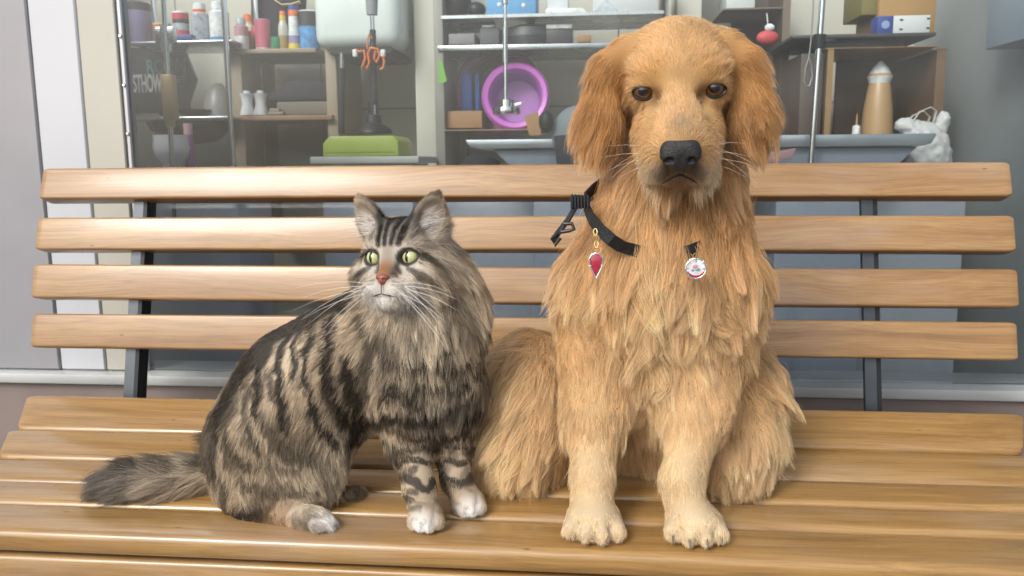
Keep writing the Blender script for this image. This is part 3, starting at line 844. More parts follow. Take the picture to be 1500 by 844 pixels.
# nose leather
nb = Body(DH(0, .108, -.052)-.045, DH(0, .108, -.052)+.045, .0014)
nb.ell(DH(0, .1095, -.047), (.0235, .0135, .0165), DM, k=.006)
nb.ell(DH(0, .1085, -.062), (.0165, .0120, .0140), DM, k=.010)
for s in (-1, 1):
    nb.ell(DH(.0135*s, .1125, -.0545), (.0100, .0095, .0105), DM, k=.006)
    nb.ell(DH(.0125*s, .1235, -.0570), (.0047, .0075, .0042), DM, k=.003, sub=True)
    nb.cone(DH(.0165*s, .1195, -.0585), DH(.0225*s, .111, -.0610), .0022, .0012, k=.003, sub=True)
nb.cone(DH(0, .1240, -.052), DH(0, .121, -.076), .0008, .0012, k=.004, sub=True)
nv, nf = nb.surface(1)
nm = mat('nose_leather', (.022, .021, .023), .36, noise=.15, nscale=60, bump=.5, bscale=700)
mesh_np('nose', nv, nf, nm, dog)
# dark lip line
lip = [DH(x, .100-abs(x)*.42, -.0825-.0185*(abs(x)/.026)**1.2) for x in np.linspace(-.021, .021, 15)]
MB().tube(lip, [.0006+.0013*(1-abs(t)) for t in np.linspace(-1, 1, 15)], 8).build('lip', mat('lip_skin', (.02, .014, .013), .35), dog)
# whiskers and claws
CLAW = mat('claw_horn', (.10, .075, .06), .35)
for px in dpaws:
    for i, dx in enumerate((-.0255, -.009, .009, .0255)):
        yy = -.219 if i in (1, 2) else -.207
        MB().tube([(px+dx*1.2, yy-.012, .467), (px+dx*1.22, yy-.0185, .4620), (px+dx*1.22, yy-.0235, .4545)], [.0024, .0019, .0007], 8).build('claw', CLAW, dog)
WH = mat('whisker_hair', (.86, .80, .68), .4)
for s in (-1, 1):
    for k in range(6):
        r0 = DH(s*(.030+.004*(k % 3)), .072-.006*(k//3), -.058-.007*(k % 4))
        out = dr*s*(1.0+.2*random.random())+df*.1*random.random()+du*(.25-.16*k+.1*random.random()); L = .04+.022*random.random()
        pts = [r0+out*L*t-du*.012*t*t for t in (0, .3, .6, 1)]
        MB().tube(pts, [.00016, .00015, .00012, .00005], 5).build('whisker', WH, dog)

# ------------------------------------------------------------------ cat
cat = empty('cat', (-.17, -.13, .455), 'fluffy brown tabby cat with white paws sitting beside the dog, looking aside', 'cat')
cE = P(569.5, 376.5, -.195)
cr_, cf, cu = head_frame(cE, R(26), R(-3), R(1))
def CH(x, f, u): return cE+cr_*x+cf*f+cu*u
CM = np.array([cr_, cf, cu])
K = Body((-.62, -.30, .43), (.13, .10, .98), .003)
# trunk: rump, barrel, chest, neck
K.ell(P(395, 660, -.10), (.085, .075, .10), k=.05)
K.cone(P(405, 630, -.10), P(540, 530, -.095), .088, .078, k=.05)
K.cone(P(430, 553, -.09), P(555, 483, -.09), .075, .068, k=.05)
K.ell(P(620, 540, -.115), (.064, .062, .085), k=.05)
K.cone(P(610, 500, -.115), P(618, 400, -.125), .066, .058, k=.05)
K.ell(P(655, 455, -.11), (.052, .05, .06), k=.05)
# near haunch and hind foot
K.ell(P(420, 665, -.150), (.088, .042, .085), k=.04)
K.ell(P(375, 715, -.155), (.050, .040, .045), k=.03)
K.cone(P(375, 752, -.175), P(440, 757, -.198), .020, .016, k=.02)
hf = P(452, 764, -.208); hf[2] = .4655
K.ell(hf, (.026, .018, .0145), k=.010)
for i, (dx, dy) in enumerate(((.018, .011), (.024, .001), (.023, -.009), (.014, -.016))):
    K.ell(hf+np.array([dx, dy, -.005]), (.0100, .0085, .0088), k=.0025)
K.cone(P(510, 735, -.08), P(520, 728, -.10), .018, .018, k=.01)
# forelegs
legs = []; cgroove = []
for sh, el, wr, ft in ((P(600, 575, -.145), P(600, 640, -.150), P(615, 715, -.180), P(622, 752, -.195)), (P(665, 575, -.10), P(662, 640, -.105), P(668, 700, -.130), P(684, 732, -.142))):
    ft[2] = .469; wr[2] = max(wr[2], .492)
    K.ell(sh, (.042, .042, .055), k=.04)
    K.cone(sh, el, .041, .030, k=.03); K.cone(el, wr, .029, .0205, k=.02); K.cone(wr, ft, .0205, .020, k=.012)
    K.ell(ft+np.array([.003, -.004, -.002]), (.024, .024, .015), k=.01)
    for dx, dy in ((-.017, -.012), (-.006, -.020), (.007, -.020), (.018, -.010)):
        K.ell(ft+np.array([dx+.004, dy, -.0065]), (.0088, .010, .0095), k=.004)
    legs.append((sh, el, wr, ft))
    for mx_ in (-.0115+.004, .0005+.004, .0125+.004):
        a, b = ft+np.array([mx_, -.008, .012]), ft+np.array([mx_, -.034, -.010]); K.cone(a, b, .001, .0018, k=.005, sub=True); cgroove.append((a, b))
# tail lying on the seat
tl = [P(330, 690, -.085), P(290, 705, -.105), P(245, 712, -.125), P(200, 718, -.132), P(168, 726, -.135)]
for q in tl: q[2] = max(q[2], .478)
K.chain(tl, [.026, .022, .021, .020, .013], k=.02)
# head
K.ell(CH(0, -.048, .014), (.047, .050, .043), CM, k=.02)
K.ell(CH(0, -.055, -.012), (.050, .045, .040), CM, k=.03)
for s in (-1, 1):
    K.ell(CH(.036*s, -.032, -.022), (.027, .032, .025), CM, k=.02)
    K.ell(CH(.024*s, -.014, .0165), (.016, .013, .0085), CM, k=.010)
    K.ell(CH(.0150*s, .005, -.041), (.0185, .0170, .0130), CM, k=.007)
    # ear: cupped cone
    b0, t0 = CH(.036*s, -.036, .034), CH(.056*s, -.027, .080)
    ax = unit(t0-b0); fr = unit(cf*.86+cr_*s*.5); fr = unit(fr-(fr@ax)*ax); sd_ = np.cross(ax, fr)
    Me = np.array([sd_, fr, ax])
    K.ell(b0+ax*.012, (.026, .012, .031), Me, k=.012)
    K.ell(b0+ax*.028, (.019, .0085, .029), Me, k=.008)
    K.cone(b0+ax*.03, t0, .010, .003, k=.010)
    K.ell(b0+ax*.020+fr*.0095, (.0185, .0105, .029), Me, k=.004, sub=True)
K.cone(CH(0, -.006, -.002), CH(0, .013, -.026), .0125, .0085, k=.010)
K.ell(CH(0, .002, -.057), (.0175, .0150, .0115), CM, k=.010)
cEyes = [CH(s*.0262, -.0148, .0) for s in (-1, 1)]
for s, e in zip((-1, 1), cEyes):
    K.ell(e-cf*.001, .0135, k=.008)
    a = .30*s
    Me = np.array([cr_*math.cos(a)+cu*math.sin(a), cf, cu*math.cos(a)-cr_*math.sin(a)])
    K.ell(e+cf*.011+cr_*s*.001-cu*.0008, (.0122, .013, .0086), Me, k=.003, sub=True)
cV, cF = K.surface(2)

BLK = np.array([.013, .010, .008]); BRN = np.array([.34, .25, .16]); TAN = np.array([.65, .535, .395]); CRM = np.array([.74, .64, .49]); WHT = np.array([.95, .93, .90]); GRY = np.array([.30, .27, .23])
def seg_dist(x, z, pts):
    d = np.full(len(x), 9.0)
    for (x0, z0), (x1, z1) in zip(pts, pts[1:]):
        vx, vz = x1-x0, z1-z0; t = np.clip(((x-x0)*vx+(z-z0)*vz)/(vx*vx+vz*vz), 0, 1)
        d = np.minimum(d, np.hypot(x-x0-t*vx, z-z0-t*vz))
    return d
tabby = []   # (points along a dark band in body coordinates x, z ; half width ; strength), sampled from the coat's markings
def tb(pts, w, k=1.0): tabby.append(([tuple(P(u, v, -.15)[[0, 2]]) for u, v in pts], w, k))
tb([(500, 442), (440, 462), (385, 500), (345, 550), (318, 620), (312, 700)], .019)          # dark spine
tb([(420, 478), (412, 520), (425, 570), (440, 610)], .008, .9); tb([(455, 470), (455, 520), (470, 575), (490, 620)], .007, .8)
tb([(385, 510), (385, 560), (395, 600)], .008, .75); tb([(490, 470), (492, 530), (510, 590), (520, 640)], .009, .9)
tb([(520, 520), (528, 570), (535, 620)], .012, .9); tb([(350, 580), (352, 630), (385, 660)], .008, .6); tb([(405, 600), (440, 640), (470, 655)], .009, .55)
tb([(365, 650), (410, 655), (450, 665)], .006, .45); tb([(345, 730), (375, 735), (410, 725)], .013, .85); tb([(400, 690), (440, 690), (470, 700)], .006, .4); tb([(330, 665), (345, 690), (335, 720)], .007, .55)
tb([(545, 610), (590, 592), (635, 596)], .014, 1); tb([(560, 650), (600, 645), (640, 648)], .010, .9); tb([(580, 678), (612, 676)], .006, .8); tb([(592, 700), (625, 697)], .005, .8); tb([(600, 722), (630, 717)], .004, .5)
tb([(640, 640), (672, 628), (700, 600)], .010, .9); tb([(690, 640), (684, 670)], .004, .7); tb([(650, 690), (660, 708)], .006, .7); tb([(545, 560), (550, 500), (570, 480)], .011, .6); tb([(700, 500), (715, 540), (690, 590)], .008, .5); tb([(640, 540), (600, 545), (570, 530)], .007, .35)
tb([(435, 470), (432, 510), (445, 545)], .005, .7); tb([(470, 560), (485, 600), (500, 640)], .006, .7); tb([(400, 540), (415, 580), (445, 600)], .005, .6); tb([(370, 560), (372, 600), (395, 630)], .006, .6)
tb([(345, 640), (380, 690), (420, 705)], .005, .5); tb([(430, 630), (470, 640), (500, 665)], .005, .5); tb([(575, 560), (600, 560), (625, 570)], .006, .7); tb([(600, 615), (640, 618)], .006, .7); tb([(650, 600), (690, 570)], .007, .6); tb([(560, 480), (590, 500), (580, 520)], .006, .5); tb([(660, 480), (650, 510), (670, 530)], .006, .5); tb([(620, 495), (610, 520)], .005, .45)
tb([(570, 505), (600, 515), (640, 512), (680, 520)], .006, .7); tb([(585, 545), (630, 552), (675, 548), (705, 535)], .007, .7); tb([(705, 470), (715, 500), (712, 530)], .008, .6); tb([(540, 470), (548, 500), (560, 530)], .007, .6)
facel = []   # dark lines in face coordinates
def fl(pts, w, k=1.0, mirror=True):
    facel.append((pts, w, k))
    if mirror: facel.append(([(-x, z) for x, z in pts], w, k))
fl([(.005, .018), (.006, .036), (.012, .060)], .0028); fl([(.0150, .018), (.017, .036), (.025, .058)], .0034); fl([(0, .052), (0, .075)], .006, .8, False)
fl([(.040, .004), (.052, -.004), (.062, -.016), (.072, -.022)], .0030); fl([(.034, -.016), (.048, -.022), (.060, -.032)], .0026, .9); fl([(.028, -.014), (.036, -.020), (.042, -.026)], .0025, .8)
fl([(.015, -.003), (.0135, -.014), (.017, -.020)], .0022, .8); fl([(.027, .022), (.034, .034), (.042, .045)], .0022, .5)
fl([(.013, -.032), (.024, -.033)], .0008, .6); fl([(.013, -.036), (.026, -.038)], .0008, .6)
def cat_color(p, rng=None):
    n = len(p)
    w1 = noise3(p, 42, 5)-.5; w2 = noise3(p, 42, 6)-.5; big = noise3(p, 14, 8)
    x = p[:, 0]+w1*.022; z = p[:, 2]+w2*.022
    A = BRN*(1-big[:, None]*.9)+TAN*(big[:, None]*.9+.10)
    # pale ruff, belly and inner thigh
    def blob(c, sg): return np.exp(-.5*((p-c)**2).sum(1)/(sg*sg))[:, None]
    for c, sg, col, k in ((P(600, 480, -.18), .035, CRM, .7), (P(690, 440, -.14), .05, TAN*1.05, .8), (P(650, 510, -.17), .04, CRM, .55), (P(490, 690, -.17), .035, CRM, .75), (P(520, 620, -.14), .03, CRM*.9, .5),
                          (P(440, 720, -.2), .03, CRM, .55), (P(345, 700, -.17), .03, CRM*.95, .5), (P(610, 580, -.18), .02, CRM*.9, .4), (P(665, 590, -.17), .03, GRY*1.2, .6)):
        A = A*(1-blob(c, sg)*k)+col*blob(c, sg)*k
    q = p-cE; hx, hf_, hu = q@cr_, q@cf, q@cu
    head = np.exp(-.5*(((hx/.062)**2+((hf_+.03)/.085)**2+((hu-.015)/.088)**2)**3))
    dark = np.zeros(n)
    for pts, w, k in tabby:
        w = w*1.05; k = min(1, k*1.4)
        d = seg_dist(x, z, pts); dark = np.maximum(dark, k*(1-sstep(w*.55, w*1.25, d)))
    for sh, el, wr, ft in legs:
        dd = np.full(n, 9.0)
        for a, b in ((sh, el), (el, wr), (wr, ft)):
            t = np.clip(((p-a)@(b-a))/((b-a)@(b-a)), 0, 1); dd = np.minimum(dd, np.linalg.norm(p-a-t[:, None]*(b-a), axis=1))
        inleg = (1-sstep(.040, .055, dd))*sstep(.482, .496, p[:, 2])*(1-sstep(.585, .62, p[:, 2]))
        band = sstep(.05, .45, np.sin((p[:, 2]+w2*.016+p[:, 0]*.25)*2*math.pi/.0235+w1*2.5))
        dark = dark*(1-inleg)+np.maximum(dark*.8, band*.95)*inleg
    # mottling of the coat
    mott = sstep(.52, .66, noise3(p*np.array([1.5, 1, .6]), 44, 12))*.5
    dark = np.maximum(dark, mott)
    # tail
    tw = sstep(-.335, -.365, p[:, 0])*sstep(.60, .57, p[:, 2])
    tcol = (TAN*.9)*(1-sstep(-.40, -.52, p[:, 0]))[:, None]+np.array([.16, .14, .125])*sstep(-.40, -.52, p[:, 0])[:, None]
    A = A*(1-tw[:, None])+tcol*tw[:, None]
    dark = dark*(1-tw)+tw*np.maximum(sstep(.490, .506, p[:, 2]+w2*.03)*.85, .35*mott)
    # head
    hcol = np.tile(GRY*1.15, (n, 1))
    def hb(c, sg, col, k):
        nonlocal hcol
        w = np.exp(-.5*(((hx-c[0])/sg[0])**2+((hu-c[1])/sg[1])**2))[:, None]*k; hcol = hcol*(1-w)+np.asarray(col)*w
    for s in (-1, 1):
        hb((.052*s, -.03), (.018, .02), TAN, .9); hb((.012*s, .035), (.012, .02), GRY*1.3, .6)
        hb((.0262*s, .0), (.0165, .0155), CRM*1.15, .85); hb((.030*s, -.015), (.014, .004), WHT*.9, .6); hb((.012*s, -.004), (.004, .010), WHT*.85, .8)
        hb((.016*s, -.043), (.017, .009), WHT, 1.0); hb((.016*s, -.036), (.008, .004), TAN, .35)
    hb((0, -.057), (.022, .008), WHT, 1.0); hb((0, -.085), (.03, .012), TAN, .9); hb((0, -.016), (.0095, .012), (.34, .14, .04), 1.0); hb((0, .004), (.006, .007), GRY, .6)
    hb((0, .060), (.024, .020), BLK*1.6, .9)
    fd = np.zeros(n); ax_ = hx+w1*.004; az_ = hu+w2*.004
    front_ = sstep(-.075, -.045, hf_)
    for pts, w, k in facel:
        w = w*1.35; d = seg_dist(ax_, az_, pts); fd = np.maximum(fd, k*(1-sstep(w*.5, w*1.5, d)))
    for s in (-1, 1):
        d = np.hypot((hx-.0262*s)/1.15, hu); fd = np.maximum(fd, .95*(1-sstep(.0118, .0140, d)))
    # ear backs dark, ear insides pale, rims tan
    for s in (-1, 1):
        ew = sstep(.044, .056, hu)*np.exp(-.5*((hx-.048*s)/.02)**2)
        hcol = hcol*(1-ew[:, None])+np.array([.13, .095, .065])*ew[:, None]
        b0, t0 = CH(.036*s, -.036, .034), CH(.056*s, -.027, .080); ax = unit(t0-b0); fr = unit(cf*.86+cr_*s*.5); fr = unit(fr-(fr@ax)*ax); q2 = p-(b0+ax*.020)
        iw = np.exp(-.5*(((q2@np.cross(ax, fr))/.0125)**2+((q2@ax)/.019)**2)**2)*sstep(-.004, .000, q2@fr)
        hcol = hcol*(1-iw[:, None])+np.array([.60, .50, .43])*iw[:, None]
    hcol = hcol*(1-(fd*front_)[:, None])+BLK*1.3*(fd*front_)[:, None]
    A = A*(1-dark[:, None]*.95)+BLK*dark[:, None]*.95
    A = A*(1-head[:, None])+hcol*head[:, None]
    # white toes
    for c, sg in ((hf+np.array([.022, -.006, -.006]), .0145), (legs[0][3]+np.array([.002, -.022, -.009]), .0155), (legs[1][3]+np.array([.008, -.020, -.009]), .0155)):
        w = np.clip(1.6*np.exp(-.5*((p-c)**2).sum(1)/(sg*sg))-.35, 0, 1)[:, None]; A = A*(1-w)+WHT*w
    w = (np.exp(-.5*((p-P(418, 755, -.19))**2).sum(1)/.018**2))[:, None]*.8; A = A*(1-w)+np.array([.40, .22, .10])*w
    A = A*(.85+.3*noise3(p, 60, 7))[:, None]
    if rng is None: return A
    j = np.clip(1+rng.normal(0, .25, n), .4, 1.7)[:, None]
    A = A*j; lum = A.mean(1, keepdims=True)
    tk = (rng.random((n, 1)) < .22)*(lum > .1)*(lum < .5)          # ticked (banded) hairs
    tip = A*np.where(tk, .25, 1.0)
    lt = (rng.random((n, 1)) < .05)*(lum < .12); tip = np.where(lt, np.array([.40, .33, .24]), tip)
    return A, np.minimum(tip*1.05, .95)

C_ = Groom()
def cg(u, v, Y, d, L, lift, cl=.5, de=1.0, sg=.04, cu_=.25): C_.add(P(u, v, Y), d, L, lift, cl, de, sg, cu_)
LF = -RT
# body: coat runs back and down
for u, v, dx, L in ((560, 500, -.55, .030), (480, 480, -.9, .024), (400, 510, -.9, .024), (340, 590, -.6, .026), (320, 680, -.2, .028), (450, 570, -.5, .028), (400, 640, -.4, .028), (510, 600, -.2, .034), (470, 660, .05, .036), (530, 660, .05, .04), (500, 710, .15, .038)):
    cg(u, v, -.16, -UP*1.0+RT*dx, L*.56, .24, .55, 1.0, .035, .35)
for u, v, dx, L in ((400, 690, -.1, .026), (350, 740, -.15, .020), (440, 700, .25, .030), (400, 740, .2, .020), (480, 700, .35, .034)):
    cg(u, v, -.19, -UP+RT*dx, L*.62, .26, .5, 1.1, .03, .3)
cg(435, 764, -.21, RT-UP*.2, .006, .16, .15, 2.2, .024); cg(460, 765, -.22, RT+FW*.3-UP*.2, .006, .2, .1, 2.4, .016)
# ruff and chest
for u, v, dx, L in ((545, 455, -.5, .036), (590, 465, -.15, .038), (640, 470, .1, .042), (690, 450, .5, .042), (720, 430, .75, .042), (560, 500, -.3, .034), (620, 520, .05, .040), (690, 520, .35, .040), (720, 490, .5, .040),
                    (600, 570, -.1, .024), (660, 570, .1, .036), (690, 580, .1, .030)):
    cg(u, v, -.17, -UP+RT*dx+FW*.1, L*.8, .36, .65, 1.0, .032, .4)
for sh, el, wr, ft in legs:
    C_.add(sh+FW*.03, -UP, .016, .2, .35, 1.3, .028); C_.add(el+FW*.02, -UP, .010, .18, .25, 1.6, .025); C_.add(wr+FW*.02, -UP+FW*.1, .007, .18, .15, 2.0, .02)
    C_.add(ft+FW*.02, FW-UP*.5, .0045, .2, .1, 2.8, .018)
    C_.add(el+RT*-.03, -UP-RT*.3, .022, .3, .5, 1.2, .018)
for i, q in enumerate(tl): C_.add(q+np.array([0, -.01, .01]), LF-UP*(.25 if i < 4 else .35)+UP*(.22 if i < 2 else 0), (.032, .040, .046, .046, .046)[i], .48, .55, 1.0, .03, .3)
C_.add(tl[2]+np.array([0, 0, .03]), LF+UP*.3, .042, .5, .5, 1.0, .025, .3)
# head
C_.add(CH(0, .012, -.018), -cf*.6+cu, .003, .1, .1, 3, .012); C_.add(CH(0, -.005, .015), cu-cf*.3, .005, .15, .1, 3, .014); C_.add(CH(0, -.03, .055), cu*.3-cf, .009, .2, .2, 2.2, .022)
for s in (-1, 1):
    C_.add(CH(.022*s, -.012, .022), cu+cr_*s*.4, .006, .2, .1, 3, .012); C_.add(CH(.036*s, -.02, .0), cr_*s-cf*.6-cu*.1, .008, .18, .15, 2.6, .014)
    C_.add(CH(.030*s, -.008, -.018), cr_*s-cu*.6-cf*.4, .006, .15, .1, 3, .012); C_.add(CH(.011*s, .015, -.040), cr_*s-cu*.8, .004, .15, .1, 3, .010)
    C_.add(CH(.048*s, -.03, -.025), cr_*s*.9-cu*.8-cf*.3, .022, .3, .45, 1.6, .016, .3); C_.add(CH(.062*s, -.05, -.02), cr_*s*.8-cu*.9-cf*.4, .036, .34, .55, 1.2, .022, .3)
    C_.add(CH(.046*s, -.038, .030), cr_*s*.8+cu*.1-cf*.5, .014, .25, .3, 2.0, .016)
    b0, t0 = CH(.036*s, -.036, .034), CH(.056*s, -.027, .080)
    C_.add(b0*.5+t0*.5-cf*.008, t0-b0, .006, .15, .2, 2.5, .014); C_.add(t0, t0-b0, .006, .25, .4, 2.5, .01)
C_.add(CH(0, .010, -.060), -cu*.6-cf*.6, .0045, .12, .2, 2.6, .013); C_.add(CH(.014, .0, -.062), -cu*.5-cf*.7+cr_*.3, .005, .12, .2, 2.6, .013); C_.add(CH(-.014, .0, -.062), -cu*.5-cf*.7-cr_*.3, .005, .12, .2, 2.6, .013); C_.add(CH(0, -.004, -.069), -cu*.3-cf, .005, .12, .2, 2.4, .013); C_.add(CH(0, -.015, -.070), -cu*.8-cf*.3, .014, .25, .4, 1.8, .012); C_.add(CH(0, -.035, -.085), -UP+FW*.2, .034, .35, .6, 1.1, .02, .3); C_.add(CH(0, -.09, .02), -cf-cu*.6, .028, .3, .4, 1.2, .03)
def ckeep(p):
    k = np.ones(len(p))
    for e in cEyes:
        q = p-e; k[(((q@cr_)/.0128)**2+((q@cu)/.0112)**2 < 1) & (q@cf > -.003)] = 0
    q = p-CH(0, .018, -.0295); k[(q**2).sum(1) < .0065**2] = 0
    for s in (-1, 1):
        b0, t0 = CH(.036*s, -.036, .034), CH(.056*s, -.027, .080); ax = unit(t0-b0); fr = unit(cf*.86+cr_*s*.5)
        q = p-(b0+ax*.024+fr*.004); k[(((q@ax)/.026)**2+((q@np.cross(ax, fr))/.015)**2 < 1) & (q@fr > -.006) & (q@fr < .02)] *= .12
    for a, b in cgroove:
        t = np.clip(((p-a)@(b-a))/((b-a)@(b-a)), 0, 1); k[np.linalg.norm(p-a-t[:, None]*(b-a), axis=1) < .003] *= .1
    k[p[:, 2] < .4535] *= .15
    return k
body = mesh_np('body', cV, cF, coat_mat('cat_skin', False), cat)
color_attr(body, 'coat', cat_color(cV)*.7)
CATHAIR = coat_mat('cat_coat', True, .34, .24)
grow('fur', cV, cF, C_, cat_color, int(330000), CATHAIR, cat, 9000, 7, .0002, ckeep, .22, 31, lenvar=.4)
for e in cEyes:
    eb = eyeball('eye', e, unit(cf*.93-cr_*.10+cu*.02), .0127, cat, (.56, .58, .27), (.34, .36, .13), (.004, .004, .004), slit=True, pr=.52, ir=.94)
    s = 1 if (e-cE)@cr_ > 0 else -1; a = .30*s; pts = []
    for k in range(33):
        t = 2*math.pi*k/32; x = .0122*math.cos(t); z = .0088*math.sin(t)-.0006; x, z = x*math.cos(a)-z*math.sin(a), x*math.sin(a)+z*math.cos(a)
        pts.append(e+cr_*(x+s*.0008)+cu*z+cf*math.sqrt(max(.0139**2-x*x-z*z, 1e-7)))
    lid = MB().tube(pts, .0016, 8, cap=False).build('eyelid', MATS['eyelid_skin']); lid.parent = eb; lid.matrix_parent_inverse = eb.matrix_basis.inverted()
nb = Body(CH(0, .018, -.03)-.02, CH(0, .018, -.03)+.02, .0009)
nb.ell(CH(0, .0190, -.0270), (.0092, .0055, .0046), CM, k=.003); nb.ell(CH(0, .0195, -.0320), (.0050, .0048, .0050), CM, k=.004)
for s in (-1, 1): nb.ell(CH(.0040*s, .0232, -.0300), (.0020, .0025, .0012), CM, k=.001, sub=True)
nv, nf = nb.surface(1); mesh_np('nose', nv, nf, mat('cat_nose_leather', (.27, .085, .06), .45, noise=.1, nscale=200), cat)
mp_ = [CH(x, .0222-18*x*x-abs(x)*.12, -.0485-.0065*(abs(x)/.022)+.0035*(abs(x)/.022)**3) for x in np.linspace(-.024, .024, 15)]
MB().tube(mp_, .0008, 6).build('mouth_line', mat('mouth_dark', (.05, .03, .03), .6), cat)
MB().tube([CH(0, .0225, -.034), CH(0, .0215, -.0475)], .0006, 6).build('mouth_line', MATS['mouth_dark'], cat)
CWH = mat('cat_whisker', (.92, .92, .90), .35)
for s in (-1, 1):
    for k in range(8):
        r0 = CH(s*(.016+.0035*(k % 3)), .014-.002*(k % 3), -.036-.0035*(k % 4))
        out = cr_*s*(1.0)+cf*(.28+.2*random.random())+cu*(.12-.115*k+.12*random.random()); L = .07+.035*random.random()
        pts = [r0+unit(out)*L*t-UP*.022*t*t for t in (0, .25, .5, .75, 1)]
        MB().tube(pts, [.00022, .00021, .00019, .00014, .00006], 5).build('whisker', CWH, cat)
    b0, t0 = CH(.036*s, -.036, .034), CH(.056*s, -.027, .080); ax = unit(t0-b0)
    for k in range(60):       # long pale hairs of the ear
        w = random.random(); fr = unit(cf*.86+cr_*s*.5)
        r0 = b0+ax*(.000+.026*w)-np.cross(ax, fr)*s*random.uniform(-.014, .006)*-1+fr*.001
        out = unit(fr*.45+cr_*s*random.uniform(.2, 1.0)+cu*random.uniform(-.1, .6)); L = random.uniform(.016, .036)
        MB().tube([r0+out*L*t-cu*.003*t*t for t in (0, .5, 1)], [.00012, .00011, .00005], 4).build('ear_tuft', CWH, cat)

# ------------------------------------------------------------------ things inside the shop
def pm(name, col, rough=.45, **k): return mat(name, col, rough, noise=k.pop('noise', .05), **k)
def fbox(u0, v0, u1, v1, Y, depth, bev=.003):
    """corners of a box whose front face spans the given directions at depth Y"""
    a = P(u0, v1, Y); b = P(u1, v0, Y); return (a[0], Y, a[2]), (b[0], Y+depth, b[2])
def thing_at(name, u, v, Y, label, cat, group=None): return empty(name, tuple(P(u, v, Y)), label, cat, group)
def bottle(name, u, v0, v1, wpx, Y, prof, cols, label, cat='bottle', group=None, band=None):
    """prof: list of (fraction of height, fraction of half width); cols: [(from fraction, part name, material)]"""
    t = thing_at(name, u, v1, Y, label, cat, group)
    c = P(u, v1, Y); H = P(u, v0, Y)[2]-c[2]; W = (P(u+wpx/2, v1, Y)-P(u-wpx/2, v1, Y))[0]/2
    cuts = [x[0] for x in cols]+[1.0]
    def rad(f):
        for (a, ra), (b, rb) in zip(prof, prof[1:]):
            if a <= f <= b: return W*(ra+(rb-ra)*((f-a)/(b-a) if b > a else 0))
        return W*prof[-1][1]
    for (f0, pn, m), f1 in zip(cols, cuts[1:]):
        ks = sorted({f0, f1}|{a for a, _ in prof if f0 < a < f1})
        MB().lathe([(max(rad(f)*(1 if pn != 'label_band' else 1.02), .0008), H*f) for f in ks], c, 24).build(pn, m, t)
    return t
CYL = [(0, .96), (.03, 1), (.97, 1), (1, .92)]
SPRAY = [(0, .95), (.03, 1), (.72, 1), (.80, .62), (.81, .72), (.98, .70), (1, .6)]
FLASK = [(0, .9), (.03, 1), (.60, .95), (.76, .55), (.77, .62), (.97, .58), (1, .4)]
TAPER = [(0, 1), (.03, 1), (.75, .80), (.76, .86), (1, .80)]
white = pm('bottle_white', (.72, .75, .76), noise=.22, nscale=55); silver = pm('bottle_silver', (.50, .55, .60), .3, metal=.3, noise=.25, nscale=50); red = pm('bottle_red', (.55, .06, .08)); orange = pm('orange_plastic', (.75, .18, .04))
pink = pm('bottle_pink', (.62, .14, .20)); rose = pm('bottle_rose', (.50, .27, .31)); green = pm('jar_green', (.03, .26, .12)); yellow = pm('bottle_yellow', (.70, .55, .06)); blue = pm('bottle_blue', (.10, .30, .62), noise=.35, nscale=45); navy = pm('navy_card', (.03, .06, .28))
brown = pm('jar_brown', (.22, .12, .06)); cream = pm('bottle_cream', (.68, .64, .48)); clearish = pm('bottle_clear', (.50, .50, .44), .2); lilac = pm('bottle_lilac', (.26, .22, .38)); charcoal = pm('charcoal_plastic', (.035, .037, .042)); purple = pm('purple_plastic', (.32, .05, .36), .4)
Y1 = 1.78
# -- steel rack at the left
rk = thing_at('steel_rack', 260, 240, Y1, 'chrome wire rack with two shelves at the left of the shop window', 'rack')
for u in (184, 342):
    for dy in (0, .30):
        a = P(u, 245, Y1); MB().lathe([(.011, 0), (.011, 1.75)], (a[0], Y1+dy, .02), 14).build('post', CHROME, rk)
for v in (58, 170):
    (x0, y0, z0), (x1, y1, z1) = fbox(186, v, 340, v+7, Y1, .30)
    MB().box((x0, y0, z0), (x1, y1, z1), .003).build('shelf', STEEL, rk)
# bottles and tins on the rack
yb = Y1+.10
def v_on(v, Y, Y0=Y1): return v     # items stand on the shelf top
zs = P(260, 58, Y1)[2]
def vz(u, z, Y):   # picture height of a point at height z
    lo, hi = -200., 400.
    for _ in range(40):
        m_ = (lo+hi)/2
        if P(u, m_, Y)[2] > z: lo = m_
        else: hi = m_
    return (lo+hi)/2
def onr(u, htpx, Y): b = vz(u, zs, Y); return b-htpx, b
for nm, u, ht, w, pf, cols, lab, ct in (
    ('lilac_jar', 205, 60, 36, CYL, [(0, 'jar', lilac), (.8, 'lid', charcoal)], 'tall murky lilac jar with dark lid, leftmost on the steel rack', 'jar'),
    ('paper_cup', 239, 30, 24, [(0, .72), (.04, .74), (1, 1)], [(0, 'cup', cream), (.35, 'label_band', orange), (.9, 'rim', cream)], 'small orange paper cup behind the chrome arm on the rack', 'cup'),
    ('tin_can', 267, 46, 22, CYL, [(0, 'can', charcoal), (.15, 'label_band', red), (.4, 'grey_band', silver), (.62, 'dark_band', charcoal), (.75, 'red_band', red), (.95, 'lid', white)], 'red, grey and black banded tin on the steel rack', 'tin'),
    ('spray_can', 295, 58, 24, SPRAY, [(0, 'body', silver), (.76, 'shoulder', orange), (.84, 'cap', white)], 'silver spray can with orange collar on the steel rack', 'can'),
    ('shampoo_bottle', 323, 60, 27, SPRAY, [(0, 'base', blue), (.12, 'body', white), (.8, 'cap', white)], 'white bottle with blue foot, rightmost on the steel rack', 'bottle')):
    v0, v1 = onr(u, ht, yb); bottle(nm, u, v0, v1, w, yb, pf, cols, lab, ct)
t = thing_at('cardboard_tray', 300, 57, Y1, 'low blue and white tray in front of the tins on the rack', 'tray')
